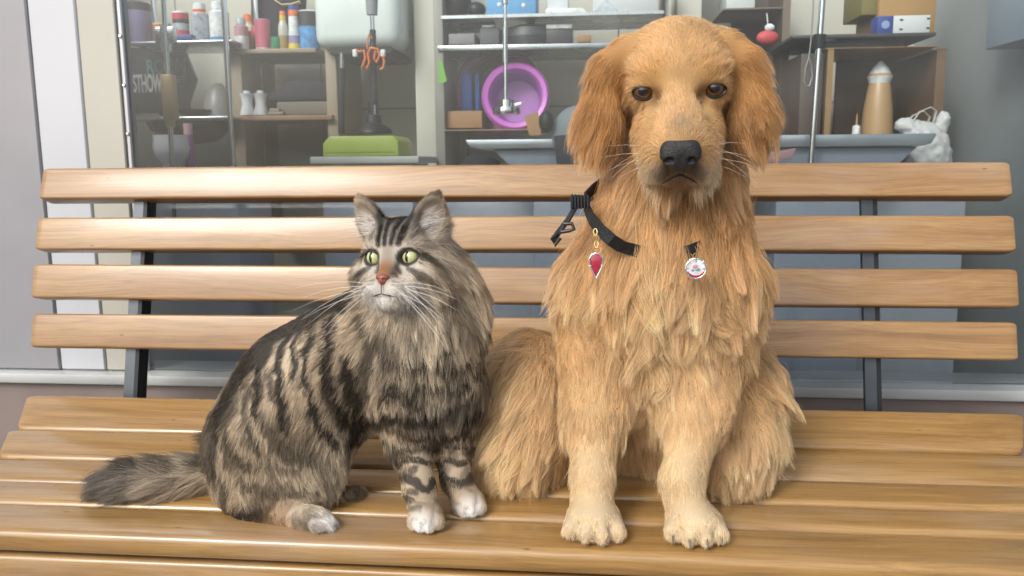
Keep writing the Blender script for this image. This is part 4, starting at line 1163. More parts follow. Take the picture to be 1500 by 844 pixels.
z0 = zs+.001; a = P(228, 50, Y1+.03); b = P(282, 50, Y1+.03)
MB().box((a[0], Y1+.02, z0), (b[0], Y1+.055, z0+.020), .002).build('tray_body', navy, t); MB().box((a[0]+.01, Y1+.016, z0+.004), (a[0]+.06, Y1+.019, z0+.015)).build('label', white, t)
# -- sign on the wall behind the rack: black hexagonal board with lettering
sg = thing_at('black_sign', 230, 150, 1.97, 'black angular sign with teal and white lettering behind the steel rack', 'sign')
pts = [(176, 70), (268, 70), (287, 116), (276, 150), (276, 166), (176, 166)]
poly = [(P(u, v, 1.98)[0], P(u, v, 1.98)[2]) for u, v in pts]
MB().prism(poly, 1.98, 2.0, 'XZ').build('board', pm('sign_black', (.010, .012, .018), .4), sg, smooth=False)
def text(s_, u0, v0, u1, v1, Y, m, parent, name='lettering'):
    cu = bpy.data.curves.new(name, 'FONT'); cu.body = s_; cu.extrude = .0012; cu.offset = .022; cu.align_x = 'LEFT'
    o = bpy.data.objects.new(name, cu); COL.objects.link(o); bpy.context.view_layer.update()
    d = o.dimensions; a = P(u0, v1, Y); b = P(u1, v0, Y)
    sx = (b[0]-a[0])/max(d.x, 1e-4); sz = (b[2]-a[2])/max(d.y, 1e-4)
    me = bpy.data.meshes.new_from_object(o); bpy.data.objects.remove(o); me.materials.clear()
    co = np.zeros(len(me.vertices)*3); me.vertices.foreach_get('co', co); co = co.reshape(-1, 3); mn = co.min(0)
    out = np.stack([a[0]+(co[:, 0]-mn[0])*sx, Y-co[:, 2], a[2]+(co[:, 1]-mn[1])*sz], 1)
    me.vertices.foreach_set('co', out.ravel()); me.update()
    o = bpy.data.objects.new(name, me); COL.objects.link(o); me.materials.append(m); o.parent = parent; o.matrix_parent_inverse = parent_inv(parent)
    return o
teal = pm('teal_paint', (.09, .36, .43), .5); wp = pm('white_paint', (.90, .91, .92), .5, noise=.02)
text('ROOM', 216, 86, 271, 109, 1.977, teal, sg); text('STHOWY', 196, 108, 243, 136, 1.975, wp, sg)
for v in (112, 116, 120):
    a, b = fbox(252, v, 272, v+1.4, 1.977, .002); MB().box(a, b).build('underline', teal, sg, smooth=False)
# -- chrome grooming arm with brass clamp, in front of the rack
Y2 = 1.30
ga = thing_at('grooming_post', 255, 300, Y2, 'upright chrome grooming arm with tan clamp in front of the rack', 'grooming arm')
p0, p1 = P(239, -20, Y2), P(257, 330, Y2)
MB().tube([p0, p1], .0085, 14).build('pole', CHROME, ga)
def on_pole(v, a=p0, b=p1):
    z = P(248, v, Y2)[2]; t_ = (z-a[2])/(b[2]-a[2]); return a+(b-a)*t_
MB().tube([on_pole(38), on_pole(76)], .017, 16).build('collar', STEEL, ga)
q = on_pole(50); MB().box((q[0]-.033, Y2-.012, q[2]-.028), (q[0]+.033, Y2+.012, q[2]+.022), .005).build('bracket', STEEL, ga)
q = on_pole(142); MB().box((q[0]-.016, Y2-.017, q[2]-.073), (q[0]+.022, Y2+.017, q[2]+.068), .004).build('clamp', mat('brass_clamp', (.36, .25, .12), .4, .5, noise=.1), ga)
MB().tube([on_pole(176), on_pole(186)], .015, 14).build('ferrule', mat('brass_clamp', (1, 1, 1)), ga)
# -- things on and under the lower rack shelf
zl = P(260, 170, Y1)[2]
tb_ = thing_at('black_basin', 270, 195, 1.9, 'wide black basin hanging under the lower rack shelf', 'basin')
c = P(278, 168, 1.95); MB().lathe([(.03, -.085), (.10, -.075), (.15, -.03), (.165, 0), (.160, 0), (.145, -.03), (.095, -.068), (.0, -.07)], (c[0], 1.95, c[2]-.03), 32, close=False).build('bowl', pm('basin_black', (.02, .022, .03), .3), tb_)
tb_ = thing_at('dark_tray', 285, 165, 1.9, 'small dark tray on the lower rack shelf beside the sign', 'tray')
c = P(285, 168, 1.9); MB().lathe([(.04, .0), (.075, .028), (.07, .028), (.04, .006), (.0, .006)], (c[0], 1.9, zl+.001), 24, close=False).build('tray_body', MATS['basin_black'], tb_)
tb_ = thing_at('white_pot', 253, 243, 1.55, 'rounded white ceramic pot behind the chrome arm', 'pot')
c = P(253, 243, 1.55); h = (P(253, 198, 1.55)-c)[2]
MB().lathe([(.030, -.02), (.036, .01), (.055, h*.30), (.062, h*.60), (.058, h*.85), (.060, h), (.055, h), (.050, h*.8), (.0, h*.75)], c, 30, close=False).build('pot_body', pm('ceramic_white', (.74, .75, .78), .2), tb_)
bottle('purple_bottle', 279, 181, 245, 12, 1.62, CYL, [(0, 'body', purple), (.75, 'cap', rose)], 'slim purple bottle next to the white pot')
st = thing_at('pot_stand', 300, 250, 1.72, 'low pale cabinet below the steel rack holding the white pot', 'cabinet')
a = P(190, 246, 1.46); b = P(345, 246, 1.46); MB().box((a[0], 1.46, .03), (b[0], 1.76, a[2]-.018), .004).build('carcass', pm('cabinet_pale', (.58, .61, .66), .4), st)
MB().box((a[0]-.01, 1.45, a[2]-.017), (b[0]+.01, 1.765, a[2]-.002), .003).build('worktop', STEEL, st)
# -- wooden wall shelves between rack and heater
ws = thing_at('wall_shelf', 415, 175, 1.9, 'pale wooden shelf unit with two boards left of the water heater', 'shelf')
WD = pm('shelf_wood', (.30, .235, .165), .5, nscale=14, noise=.12); WD2 = pm('shelf_wood_red', (.27, .16, .10), .5, nscale=14, noise=.12)
for v, m_, u0, u1 in ((70, WD, 346, 462), (168, WD2, 348, 486)):
    a, b = fbox(u0, v, u1, v+9, 1.86, .36); MB().box(a, b, .002).build('board', m_, ws)
for u in (346, 486):
    a, b = fbox(u, 60, u+5, 330, 1.885, .35); MB().box(a, b, .002).build('upright', WD, ws)
za = P(400, 70, 1.86)[2]; zb = P(400, 168, 1.86)[2]
def stand(u, ht, Y, z): b = vz(u, z+.0005, Y); return b-ht, b
for nm, u, ht, w, pf, cols, lab, ct, Y in (
    ('pump_bottle', 355, 46, 19, SPRAY, [(0, 'label_band', white), (.42, 'body', rose), (.78, 'cap', silver)], 'rose bottle with white label at the left end of the wooden shelf', 'bottle', 1.90),
    ('cream_jar', 366, 58, 22, FLASK, [(0, 'body', brown), (.55, 'shoulder', cream), (.8, 'cap', orange)], 'cream shouldered jar with orange cap behind the rose bottle', 'jar', 2.02),
    ('pink_canister', 386, 44, 21, CYL, [(0, 'foot', white), (.04, 'body', pink), (.96, 'lid', rose)], 'plain pink canister in the middle of the wooden shelf', 'canister', 1.91),
    ('red_tin', 377, 38, 14, CYL, [(0, 'body', brown), (.6, 'lid', red)], 'brown tin with red top half hidden by the pink canister', 'tin', 1.99),
    ('green_jar', 405, 17, 14, CYL, [(0, 'body', green), (.85, 'lid', green)], 'small squat green jar beside the pink canister', 'jar', 1.90),
    ('oil_bottle', 416, 56, 14, FLASK, [(0, 'body', mat('oil_amber', (.42, .30, .12), .25)), (.35, 'upper_body', clearish), (.74, 'collar', yellow), (.88, 'cap', orange)], 'clear bottle of amber oil with yellow cap', 'bottle', 1.91),
    ('lotion_tube', 432, 64, 17, TAPER, [(0, 'cap', yellow), (.12, 'lower_body', lilac), (.3, 'body', white), (.74, 'orange_band', orange), (.88, 'top', navy)], 'tall tapered tube with yellow foot and navy top', 'tube', 1.91),
    ('blue_tub', 454, 56, 28, CYL, [(0, 'body', blue), (.58, 'lid', charcoal), (.97, 'rim', white)], 'blue tub with black lid next to the water heater', 'tub', 1.93)):
    v0, v1 = stand(u, ht, Y, za); bottle(nm, u, v0, v1, w, Y, pf, cols, lab, ct)
t = thing_at('hanging_bag', 405, 62, 2.1, 'dark navy cloth bag hanging behind the bottles', 'bag')
poly = [(P(u, v, 2.1)[0], P(u, v, 2.1)[2]) for u, v in ((366, -30), (366, 30), (372, 58), (385, 62), (420, 60), (440, 52), (443, -30))]
MB().prism(poly, 2.10, 2.17, 'XZ', .012).build('bag_body', DARK, t)
MB().tube([P(402, 0, 2.09), P(413, 8, 2.085), P(428, 7, 2.085), P(440, 3, 2.09)], 0, flat=(.018, .004, (0, -1, .3))).build('strap', pm('straw_strap', (.62, .52, .22), .6), t)
for u, lab in ((363, 'white hourglass shaped vase, left one of the pair'), (383, 'white hourglass shaped vase, right one of the pair')):
    v0, v1 = stand(u, 36, 1.9, zb)
    bottle('white_vase', u, v0, v1, 21, 1.9, [(0, .95), (.05, 1), (.45, .68), (.75, .80), (.88, .98), (.90, .5), (1, .45)], [(0, 'body', MATS['ceramic_white']), (.9, 'neck', MATS['ceramic_white'])], lab, 'vase', 'pair of white vases')
t = thing_at('grooming_hood', 322, 168, 1.93, 'grey arched hood standing on the lower rack shelf', 'hood')
c = P(322, 168, 1.95); MB().lathe([(.062, 0), (.058, .05), (.042, .10), (.018, .13), (.004, .135)], (c[0], 1.95, zl+.001), 24).build('hood_shell', pm('hood_grey', (.25, .25, .24), .4), t)
t = thing_at('black_case', 437, 150, 1.9, 'black soft case lying on a taupe box on the wooden shelf', 'case')
a = P(388, 149, 1.9); b = P(484, 149, 1.9); ztop = zb+.052
poly = [(a[0], ztop+.002), (a[0]+.02, ztop+.03), (a[0]+.10, ztop+.075), (a[0]+.14, ztop+.082), (b[0]-.02, ztop+.078), (b[0], ztop+.055), (b[0], ztop+.002)]
MB().prism(poly, 1.90, 2.10, 'XZ', .01).build('case_body', DARK, t)
t = thing_at('taupe_box', 445, 168, 1.9, 'flat taupe box under the black case', 'box')
a = P(406, 168, 1.9); MB().box((a[0], 1.905, zb+.001), (b[0]-.005, 2.11, zb+.051), .003).build('box_body', pm('taupe', (.17, .145, .12), .7), t)
t = thing_at('wood_block', 404, 168, 1.88, 'small stack of pale wooden blocks in front of the vases', 'block')
a = P(393, 168, 1.875); MB().box((a[0], 1.873, zb+.001), (a[0]+.06, 1.90, zb+.012), .002).build('lower_block', WD, t); MB().box((a[0]+.005, 1.873, zb+.0125), (a[0]+.045, 1.90, zb+.024), .002).build('upper_block', WD, t)
# -- wall mounted water heater
wh = thing_at('water_heater', 520, 75, 1.95, 'white rounded water heater box mounted on the tiled wall', 'water heater')
a, b = fbox(459, -70, 583, 71, 1.80, .40)
MB().box(a, b, .05, 5).build('casing', pm('heater_white', (.70, .78, .76), .3), wh)
MB().box((a[0]+.05, 1.83, a[2]-.022), (b[0]-.04, 2.18, a[2]+.03), .01).build('base', charcoal, wh)
MB().tube([P(500, 70, 1.84), P(500, 100, 1.84)], .010, 12).build('inlet_pipe', CHROME, wh)
MB().tube([P(500, 100, 1.84), P(500, 195, 1.84)], .0125, 12).build('hose', BLACKP, wh)
hd = thing_at('dryer_stand', 548, 195, 1.62, 'black dryer nozzle on a hanging pole in front of the water heater', 'dryer')
MB().tube([P(544, -20, 1.62), P(545, 22, 1.62)], [.024, .019], 14).build('motor_housing', pm('housing_grey', (.30, .32, .34), .35), hd)
MB().tube([P(545, 22, 1.62), P(546, 46, 1.62)], .0075, 12).build('chrome_rod', CHROME, hd)
MB().tube([P(546, 44, 1.62), P(547, 95, 1.62), P(548, 152, 1.62)], [.011, .012, .014], 12).build('hose', BLACKP, hd)
c = P(548, 195, 1.62); MB().lathe([(.066, 0), (.062, .012), (.030, .035), (.026, .060), (.018, .066), (.017, .11)], c, 28).build('nozzle', BLACKP, hd)
MB().tube([P(548.5, 154, 1.60), P(548.5, 168, 1.60)], .005, 8).build('scale_plate', CHROME, hd)
oc = thing_at('orange_cord', 540, 100, 1.60, 'coiled orange cord looped around the dryer pole', 'cord')
MB().tube([P(u, v, 1.59) for u, v in ((519, 73), (526, 76), (533, 74), (535, 85), (531, 97), (537, 101), (541, 92), (539, 78), (543, 70), (553, 72), (556, 82), (551, 92), (548, 86), (550, 74), (559, 76), (563, 90), (561, 100), (557, 102))], .0045, 8).build('cord_loop', orange, oc)
MB().tube([P(538, 72, 1.585), P(538, 60, 1.585), P(541, 50, 1.585), P(545, 56, 1.585)], .003, 8).build('cord_tail', orange, oc)
for u in (520, 561): q = P(u, 78, 1.59); MB().box((q[0]-.008, 1.583, q[2]-.012), (q[0]+.008, 1.598, q[2]+.012), .003).build('plug', white, oc)
# lime green bench-top box
lb = thing_at('lime_box', 536, 230, 1.55, 'lime green moulded plastic box with rounded edges below the dryer', 'box')
lim = pm('lime_plastic', (.36, .45, .085), .4); x0 = P(473, 229, 1.55)[0]; x1 = P(584, 229, 1.55)[0]; z0 = P(530, 229, 1.55)[2]; z1 = P(530, 199, 1.55)[2]; x2 = P(598, 226, 1.8)[0]
MB().prism([(x0, z0), (x1, z0), (x1, z1-.02), (x1-.018, z1), (x0+.025, z1), (x0, z1-.025)], 1.55, 1.78, 'XZ', .006).build('shell', lim, lb)
MB().box((x0+.006, 1.548, z0+.012), (x1-.012, 1.5505, z0+.014)).build('seam', pm('lime_dark', (.16, .21, .04), .5), lb)
lt_ = thing_at('side_table', 536, 240, 1.6, 'pale box shaped table carrying the lime green box', 'table')
MB().box((x0-.03, 1.50, z0-.025), (x1+.08, 1.85, z0-.001), .004).build('top', pm('pale_laminate', (.55, .55, .52), .4), lt_); MB().box((x0, 1.53, .03), (x1+.05, 1.82, z0-.026), .004).build('base', pm('pale_laminate_base', (.46, .50, .58), .45), lt_)
# -- shelf unit right of the pillar
su = thing_at('metal_shelving', 760, 190, 1.85, 'grey metal shelving with boxes left of the dog', 'shelving')
for u0, u1, v, hpx, m_, dp in ((646, 972, 19, 5, STEEL, .34), (641, 900, 62, 13, STEEL, .36), (650, 960, 187, 5, WD, .34)):
    a, b = fbox(u0, v, u1, v+hpx, 1.83, dp); MB().box(a, b, .002).build('shelf_board', m_, su)
for u in (641, 972):
    a, b = fbox(u, -40, u+6, 330, 1.84, .34); MB().box(a, b, .002).build('side_panel', pm('shelving_grey', (.26, .255, .23), .5), su)
s1 = P(760, 19, 1.83)[2]; s2 = P(760, 62, 1.83)[2]; s3 = P(700, 187, 1.83)[2]
def onshelf(name, u0, u1, h, Y, depth, z, m_, label, cat, bev=.003):
    t = thing_at(name, (u0+u1)/2, 100, Y, label, cat); t.location = (P((u0+u1)/2, 50, Y)[0], Y, z)
    a = P(u0, 50, Y); b = P(u1, 50, Y); MB().box((a[0], Y, z+.001), (b[0], Y+depth, z+h), bev).build('box_body', m_, t); return t
t = onshelf('blue_box', 713, 785, .16, 1.88, .2, s1, pm('box_blue', (.16, .42, .75), .35), 'light blue glossy box on the top metal shelf', 'box')
a = P(716, 50, 1.878); b = P(782, 50, 1.878)
for i, (fx, fz) in enumerate(((.04, .02), (.13, .015), (.05, .10), (.15, .11))): MB().ball((a[0]+fx, 1.879, s1+.02+fz), (.008, .002, .008), 10, 8).build('print_dot', white, t)
t = thing_at('strap_bundle', 680, 20, 1.9, 'black folded strap bundle at the left end of the top metal shelf', 'bundle'); q = P(668, 10, 1.92)
MB().ball((q[0], 1.95, s1+.062), (.055, .06, .060)).build('bundle', BLACKP, t); q = P(697, 10, 1.9); MB().ball((q[0], 1.92, s1+.03), (.035, .04, .029)).build('roll', BLACKP, t); q = P(655, 0, 1.9); MB().tube([(q[0]-.02, 1.88, s1+.13), (q[0]+.03, 1.88, s1+.10)], .008, 8).build('strap', yellow, t)
t = thing_at('kitchen_scale', 825, 18, 1.9, 'white flat based scale on the top metal shelf', 'scale')
a = P(798, 18, 1.88); b = P(862, 18, 1.88)
MB().prism([(a[0], s1+.001), (b[0], s1+.001), (b[0]-.02, s1+.022), (a[0]+.004, s1+.022)], 1.88, 2.08, 'XZ', .003).build('base', white, t); MB().box((a[0]+.005, 1.92, s1+.0225), (a[0]+.085, 2.06, s1+.14), .006).build('column', WHITEP, t)
t = thing_at('flap_carton', 915, 18, 1.9, 'white carton with grey flap on the top metal shelf beside the scale', 'carton')
a = P(868, 18, 1.9); b = P(964, 18, 1.9); MB().box((a[0], 1.9, s1+.001), (b[0], 2.08, s1+.13), .004).build('carton_body', WHITEP, t); MB().prism([(a[0], s1+.002), (a[0]+.10, s1+.002), (a[0]+.05, s1+.05)], 1.88, 1.898, 'XZ').build('flap', silver, t)
onshelf('grey_carton', 657, 695, .040, 1.86, .2, s2, pm('carton_grey', (.25, .25, .26), .7), 'low grey carton on the steel shelf, leftmost', 'carton')
t = onshelf('slate_carton', 703, 731, .060, 1.87, .2, s2, pm('carton_slate', (.10, .105, .115), .6), 'upright slate grey carton with white top on the steel shelf', 'carton'); a = P(706, 50, 1.87); MB().box((a[0], 1.868, s2+.061), (a[0]+.045, 2.0, s2+.070), .002).build('lid', white, t)
t = thing_at('cordless_clipper', 690, 50, 1.9, 'long black clipper lying across the cartons', 'clipper'); a = P(672, 45, 1.86); MB().tube([(a[0], 1.89, s2+.065), (a[0]+.05, 1.89, s2+.072), (a[0]+.13, 1.89, s2+.078)], [.014, .011, .009], 12).build('clipper_body', BLACKP, t)
t = thing_at('frying_pan', 775, 55, 1.9, 'dark round pan resting on the steel shelf', 'pan'); q = P(778, 55, 1.98); MB().lathe([(.10, 0), (.125, .03), (.12, .06), (.07, .075), (.02, .08), (.015, .09)], (q[0], 1.98, s2+.001), 28).build('pan_body', pm('pan_dark', (.03, .035, .045), .4), t)
t = onshelf('white_carton', 800, 838, .050, 1.87, .2, s2, charcoal, 'dark carton with white lid on the steel shelf', 'carton'); a = P(800, 50, 1.868); b = P(838, 50, 1.868); MB().box((a[0], 1.866, s2+.0505), (b[0], 2.06, s2+.066), .002).build('lid', white, t)
onshelf('tan_carton', 846, 866, .026, 1.87, .12, s2, CARD, 'tiny tan carton on the steel shelf near the dog', 'carton')
# tubs and cardboard under the steel shelf
def ring_tub(name, u, v, wpx, Y, m_in, m_out, label, tiltx):
    t = thing_at(name, u, v+wpx/2, Y, label, 'tub'); c = P(u, v, Y); W = (P(u+wpx/2, v, Y)-P(u-wpx/2, v, Y))[0]/2
    M = Matrix.Translation(Vector(c)) @ Matrix.Rotation(R(tiltx), 4, 'X')
    for nm, prof, m_ in (('rim', [(W*.74, -.010), (W*.80, -.030), (W*.92, -.034), (W, -.02), (W*1.0, .005), (W*.92, .018), (W*.76, .012), (W*.74, -.01)], m_out), ('bowl', [(W*.75, -.008), (W*.70, .05), (W*.62, .075), (.001, .078)], m_in)):
        o = MB().lathe(prof, (0, 0, 0), 40, 'Y', close=False).build(nm, m_, t)
        o.data.transform(M)
    return t
magenta = pm('tub_magenta', (.50, .11, .52), .35); ring_tub('purple_tub', 756, 143, 100, 1.90, pm('tub_purple_in', (.32, .11, .40), .4), magenta, 'round purple plastic tub leaning on its side under the steel shelf', -8)
ring_tub('dark_tub', 730, 134, 128, 2.06, pm('tub_dark_in', (.02, .025, .04), .5), pm('tub_plum', (.36, .07, .27), .4), 'big dark plum tub behind the purple one', -5)
t = thing_at('blue_cloth', 690, 163, 1.98, 'pair of blue cloth sleeves standing behind the cardboard box', 'cloth'); a = P(676, 165, 1.98); b = P(704, 165, 1.98)
MB().box((a[0], 1.965, s3+.03), (a[0]+.045, 1.99, s3+.215), .01).build('sleeve', pm('cloth_blue', (.02, .09, .36), .7), t); MB().box((a[0]+.055, 1.965, s3+.05), (b[0], 1.99, s3+.215), .01).build('sleeve', MATS['cloth_blue'], t)
t = thing_at('cardboard_box', 680, 187, 1.9, 'open tan cardboard box on the wooden shelf under the tubs', 'box'); a = P(655, 187, 1.87); b = P(706, 187, 1.87)
MB().box((a[0], 1.87, s3+.001), (b[0], 1.88, s3+.064), .001).build('front_panel', CARD, t); MB().box((a[0], 2.03, s3+.001), (b[0], 2.04, s3+.064), .001).build('back_panel', CARD, t)
for x in (a[0], b[0]-.006): MB().box((x, 1.881, s3+.001), (x+.006, 2.029, s3+.064), .001).build('side_panel', CARD, t)
t = thing_at('cardboard_wedge', 780, 195, 1.72, 'torn piece of cardboard leaning in front of the purple tub', 'cardboard')
MB().prism([(P(u, v, 1.7)[0], P(u, v, 1.7)[2]) for u, v in ((768, 171), (788, 163), (793, 198), (776, 199))], 1.70, 1.706, 'XZ').build('cardboard_sheet', CARD, t)
t = thing_at('lime_cloth', 648, 122, 1.8, 'lime green cloth tag hanging beside the pillar', 'cloth'); MB().prism([(P(u, v, 1.815)[0], P(u, v, 1.815)[2]) for u, v in ((643, 88), (648, 90), (655, 119), (649, 122), (643, 123))], 1.808, 1.814, 'XZ').build('cloth_body', pm('cloth_lime', (.16, .45, .05), .7), t)
t = thing_at('lumpy_bag', 702, 238, 1.7, 'dark lumpy bag lying under the shelving', 'bag'); q = P(702, 232, 1.72); MB().ball((q[0], 1.75, q[2]-.03), (.075, .08, .045)).build('bag_body', DARK, t)
sh_ = thing_at('storage_chest', 702, 300, 1.75, 'grey storage chest under the shelving, below the bag', 'chest'); a = P(648, 243, 1.68); b = P(900, 243, 1.68); MB().box((a[0], 1.66, .03), (b[0], 2.1, q[2]-.078), .006).build('carcass', pm('chest_grey', (.36, .39, .46), .5), sh_)
# chrome arm hanging in front
t = thing_at('hanging_clamp', 742, 168, 1.45, 'slim chrome arm with round clamp hanging in front of the purple tub', 'grooming arm')
MB().tube([P(739, -20, 1.45), P(740, 6, 1.45)], .011, 14).build('sleeve', STEEL, t); MB().tube([P(740, 4, 1.45), P(740.5, 148, 1.45)], .0055, 12).build('rod', CHROME, t)
MB().tube([P(740, 40, 1.45), P(740.3, 92, 1.45)], .0085, 14).build('knurled_grip', STEEL, t)
c = P(742, 168, 1.45); MB().lathe([(.044, 0), (.046, .008), (.044, .022), (.026, .024), (.026, .046), (.012, .05)], c, 28).build('clamp_disc', CHROME, t); MB().tube([(c[0]+.03, 1.43, c[2]+.03), (c[0]+.052, 1.425, c[2]+.034)], .006, 10).build('thumb_screw', CHROME, t)
# -- grooming tables
bl = pm('table_skirt', (.33, .37, .47), .45); tray = mat('table_tray_steel', (.50, .54, .60), .35, .7, noise=.08)
def table(u0, u1, v0, v1, ub0, ub1, Y, dep, label):
    t = thing_at('grooming_table', (u0+u1)/2, 300, Y, label, 'table'); t.location.z = .02
    zt = P((u0+u1)/2, v0, Y)[2]; zb_ = P((u0+u1)/2, v1, Y)[2]; x0 = P(u0, v0, Y)[0]; x1 = P(u1, v0, Y)[0]
    MB().prism([(x0, zt), (x1, zt), (x1-.012, zb_+.006), (x1-.04, zb_), (x0+.04, zb_), (x0+.012, zb_+.006)], Y, Y+dep, 'XZ', .004).build('tray', tray, t)
    xa = P(ub0, v1, Y+.03)[0]; xb = P(ub1, v1, Y+.03)[0]; w = .10
    MB().prism([(xa, zb_-.001), (xb, zb_-.001), (xb-w, zb_-.10), (xa+w, zb_-.10)], Y+.03, Y+dep-.03, 'XZ', .004).build('apron', bl, t)
    MB().box((xa+w+.02, Y+.06, .03), (xb-w-.02, Y+dep-.06, zb_-.101), .006).build('pedestal', bl, t)
    return t
table(681, 1040, 203, 217, 722, 1030, 1.22, .40, 'steel topped grooming table with blue base left of the dog')
table(1068, 1373, 197, 215, 1080, 1345, 1.12, .40, 'steel topped grooming table with blue base right of the dog')
t = thing_at('pink_plank', 1140, 235, 1.05, 'pale pink plastic plank leaning at the right grooming table', 'plank')
MB().prism([(P(u, v, 1.05)[0], P(u, v, 1.05)[2]) for u, v in ((1085, 232), (1167, 217), (1159, 232), (1085, 247))], 1.05, 1.066, 'XZ', .002).build('plank_body', pm('plank_pink', (.58, .33, .36), .5), t)
t = thing_at('office_chair', 820, 200, 1.10, 'rounded grey chair back with black side just left of the dog', 'chair')
q = P(836, 188, 1.12); MB().ball((q[0]+.02, 1.14, q[2]-.02), (.075, .03, .085)).build('backrest', pm('chair_grey', (.28, .32, .36), .5), t); q = P(800, 178, 1.1); MB().ball((q[0], 1.115, q[2]), (.022, .02, .032)).build('knob', BLACKP, t)
q0 = P(826, 198, 1.08); q1 = P(832, 260, 1.08); MB().tube([q0, q1], 0, flat=(.055, .03, (1, 0, 0))).build('stem', pm('stem_dark', (.03, .035, .05), .4), t)
t = thing_at('coral_toy', 848, 226, 1.0, 'small coral red soft toy peeping out beside the dog', 'toy'); q = P(850, 226, 1.0)
MB().ball(q, (.022, .018, .016)).build('toy_body', pm('coral_cloth', (.60, .14, .07), .8, bump=.5), t)
# -- right: wooden cabinet, things in and on it
wc = thing_at('wooden_cabinet', 1290, 195, 1.75, 'open fronted dark wooden cabinet at the right of the shop', 'cabinet')
WC = pm('cabinet_wood', (.155, .085, .043), .5, nscale=10, noise=.14); WCe = pm('cabinet_edge', (.29, .17, .075), .5, noise=.1, nscale=12); YC = 1.62
def cb(u0, v0, u1, v1, dp, nm, m_, Y=YC):
    a, b = fbox(u0, v0, u1, v1, Y, dp); return MB().box(a, b, .002).build(nm, m_, wc)
cb(1208, 67, 1374, 72, .40, 'top_board', WCe); cb(1208, 72.4, 1214, 330, .40, 'side_board', WCe); cb(1368, 72.4, 1374, 330, .40, 'side_board', WC); cb(1163, 78, 1207, 330, .39, 'door', pm('cabinet_door', (.06, .038, .03), .5), YC+.008)
cb(1214, 72, 1368, 330, .02, 'back_board', WC, YC+.36); cb(1214.5, 196, 1367.5, 201, .35, 'shelf', WC, YC+.005)
zc = P(1290, 196, YC+.005)[2]
amber = pm('bottle_amber', (.42, .27, .14), .3)
v1_ = vz(1284, zc+.0005, 1.72)
bottle('cone_bottle', 1284, v1_-107, v1_, 46, 1.72, [(0, 1), (.03, 1), (.32, .92), (.66, .70), (.70, .64), (.70, .80), (.79, .80), (.79, .68), (.83, .68), (.83, .84), (.92, .45), (1, .10)], [(0, 'body', amber), (.70, 'collar', white), (.79, 'neck', amber), (.83, 'cap', white)], 'tall amber bottle with white cone cap standing in the wooden cabinet')
v1_ = vz(1254, zc+.0005, 1.66); bottle('dropper_bottle', 1254, v1_-30, v1_, 12, 1.66, [(0, 1), (.4, .9), (.45, .3), (1, .12)], [(0, 'body', white), (.45, 'dropper', amber)], 'tiny white dropper bottle left of the amber bottle', 'bottle')
sh2 = thing_at('wall_ledge', 1265, 60, 1.70, 'dark ledge above the wooden cabinet at the right', 'ledge'); a, b = fbox(1160, 47, 1372, 57, 1.60, .45); MB().box(a, b, .003).build('ledge_board', pm('ledge_dark', (.055, .055, .055), .5), sh2)
MB().box((a[0]+.12, 1.64, a[2]-.03), (b[0]-.08, 2.0, a[2]-.001), .003).build('bracket', charcoal, sh2)
zl2 = P(1290, 47, 1.60)[2]
t = thing_at('brown_carton', 1318, 45, 1.75, 'large brown carton on the dark ledge', 'carton'); a = P(1286, 40, 1.74); b = P(1370, 40, 1.74); MB().box((a[0], 1.74, zl2+.001), (b[0], 1.98, zl2+.22), .003).build('carton_body', pm('carton_brown', (.38, .22, .075), .7), t)
a2 = P(1258, 40, 1.78); MB().box((a2[0], 1.76, zl2+.08), (a[0]-.001, 1.97, zl2+.20), .003).build('side_flap', pm('carton_olive', (.20, .17, .05), .7), t)
t = thing_at('product_box', 1322, 47, 1.65, 'small white and blue product box in front of the brown carton', 'box'); a = P(1285, 45, 1.65); m_ = P(1308, 45, 1.65); b = P(1362, 45, 1.65)
MB().box((a[0], 1.65, zl2+.001), (m_[0], 1.72, zl2+.058), .002).build('blue_end', navy, t); MB().box((m_[0]+.0005, 1.65, zl2+.001), (b[0], 1.72, zl2+.058), .002).build('white_side', WHITEP, t)
MB().lathe([(.013, 0), (.013, -.001)], ((a[0]+m_[0])/2, 1.649, zl2+.030), 20, 'Y').build('round_emblem', pm('emblem_blue', (.28, .36, .60), .5), t)
for fx, fz in ((.02, .042), (.02, .012), (.105, .044), (.105, .014)): MB().box((m_[0]+fx, 1.648, zl2+fz), (m_[0]+fx+.010, 1.6495, zl2+fz+.005)).build('print_mark', charcoal, t, smooth=False)
# plastic bag
bag = thing_at('plastic_bag', 1350, 235, 1.35, 'crumpled white plastic bag with two handles beside the wooden cabinet', 'bag')
bb = Body((P(1350, 200, 1.40)[0]-.16, 1.28, .86), (P(1350, 200, 1.40)[0]+.16, 1.60, 1.22), .006); c = P(1352, 205, 1.42)
bb.ell(c+np.array([.0, 0, -.02]), (.062, .05, .075), k=.03); bb.ell(c+np.array([.03, -.01, -.055]), (.05, .05, .06), k=.03); bb.ell(c+np.array([-.055, 0, .045]), (.03, .02, .022), k=.02); bb.ell(c+np.array([.055, 0, .055]), (.02, .02, .03), k=.02)
bv, bf = bb.surface(1); bn = vnormals(bv, bf); bv = bv+bn*((np.abs(noise3(bv, 38, 4)-.5)*.030)[:, None]); mesh_np('bag_body', bv, bf, pm('bag_plastic', (.62, .62, .62), .35, bump=.6, bscale=45), bag)
MB().tube([c+np.array(d) for d in ((-.04, -.01, .05), (-.02, -.012, .085), (.012, -.012, .098), (.028, -.012, .085), (.022, -.012, .05))], 0, flat=(.012, .002, (0, -1, 0))).build('handle', MATS['bag_plastic'], bag)
MB().tube([c+np.array(d) for d in ((-.05, .01, .05), (-.03, .012, .075), (.0, .012, .088), (.020, .012, .07), (.012, .012, .045))], 0, flat=(.012, .002, (0, -1, 0))).build('handle', MATS['bag_plastic'], bag)
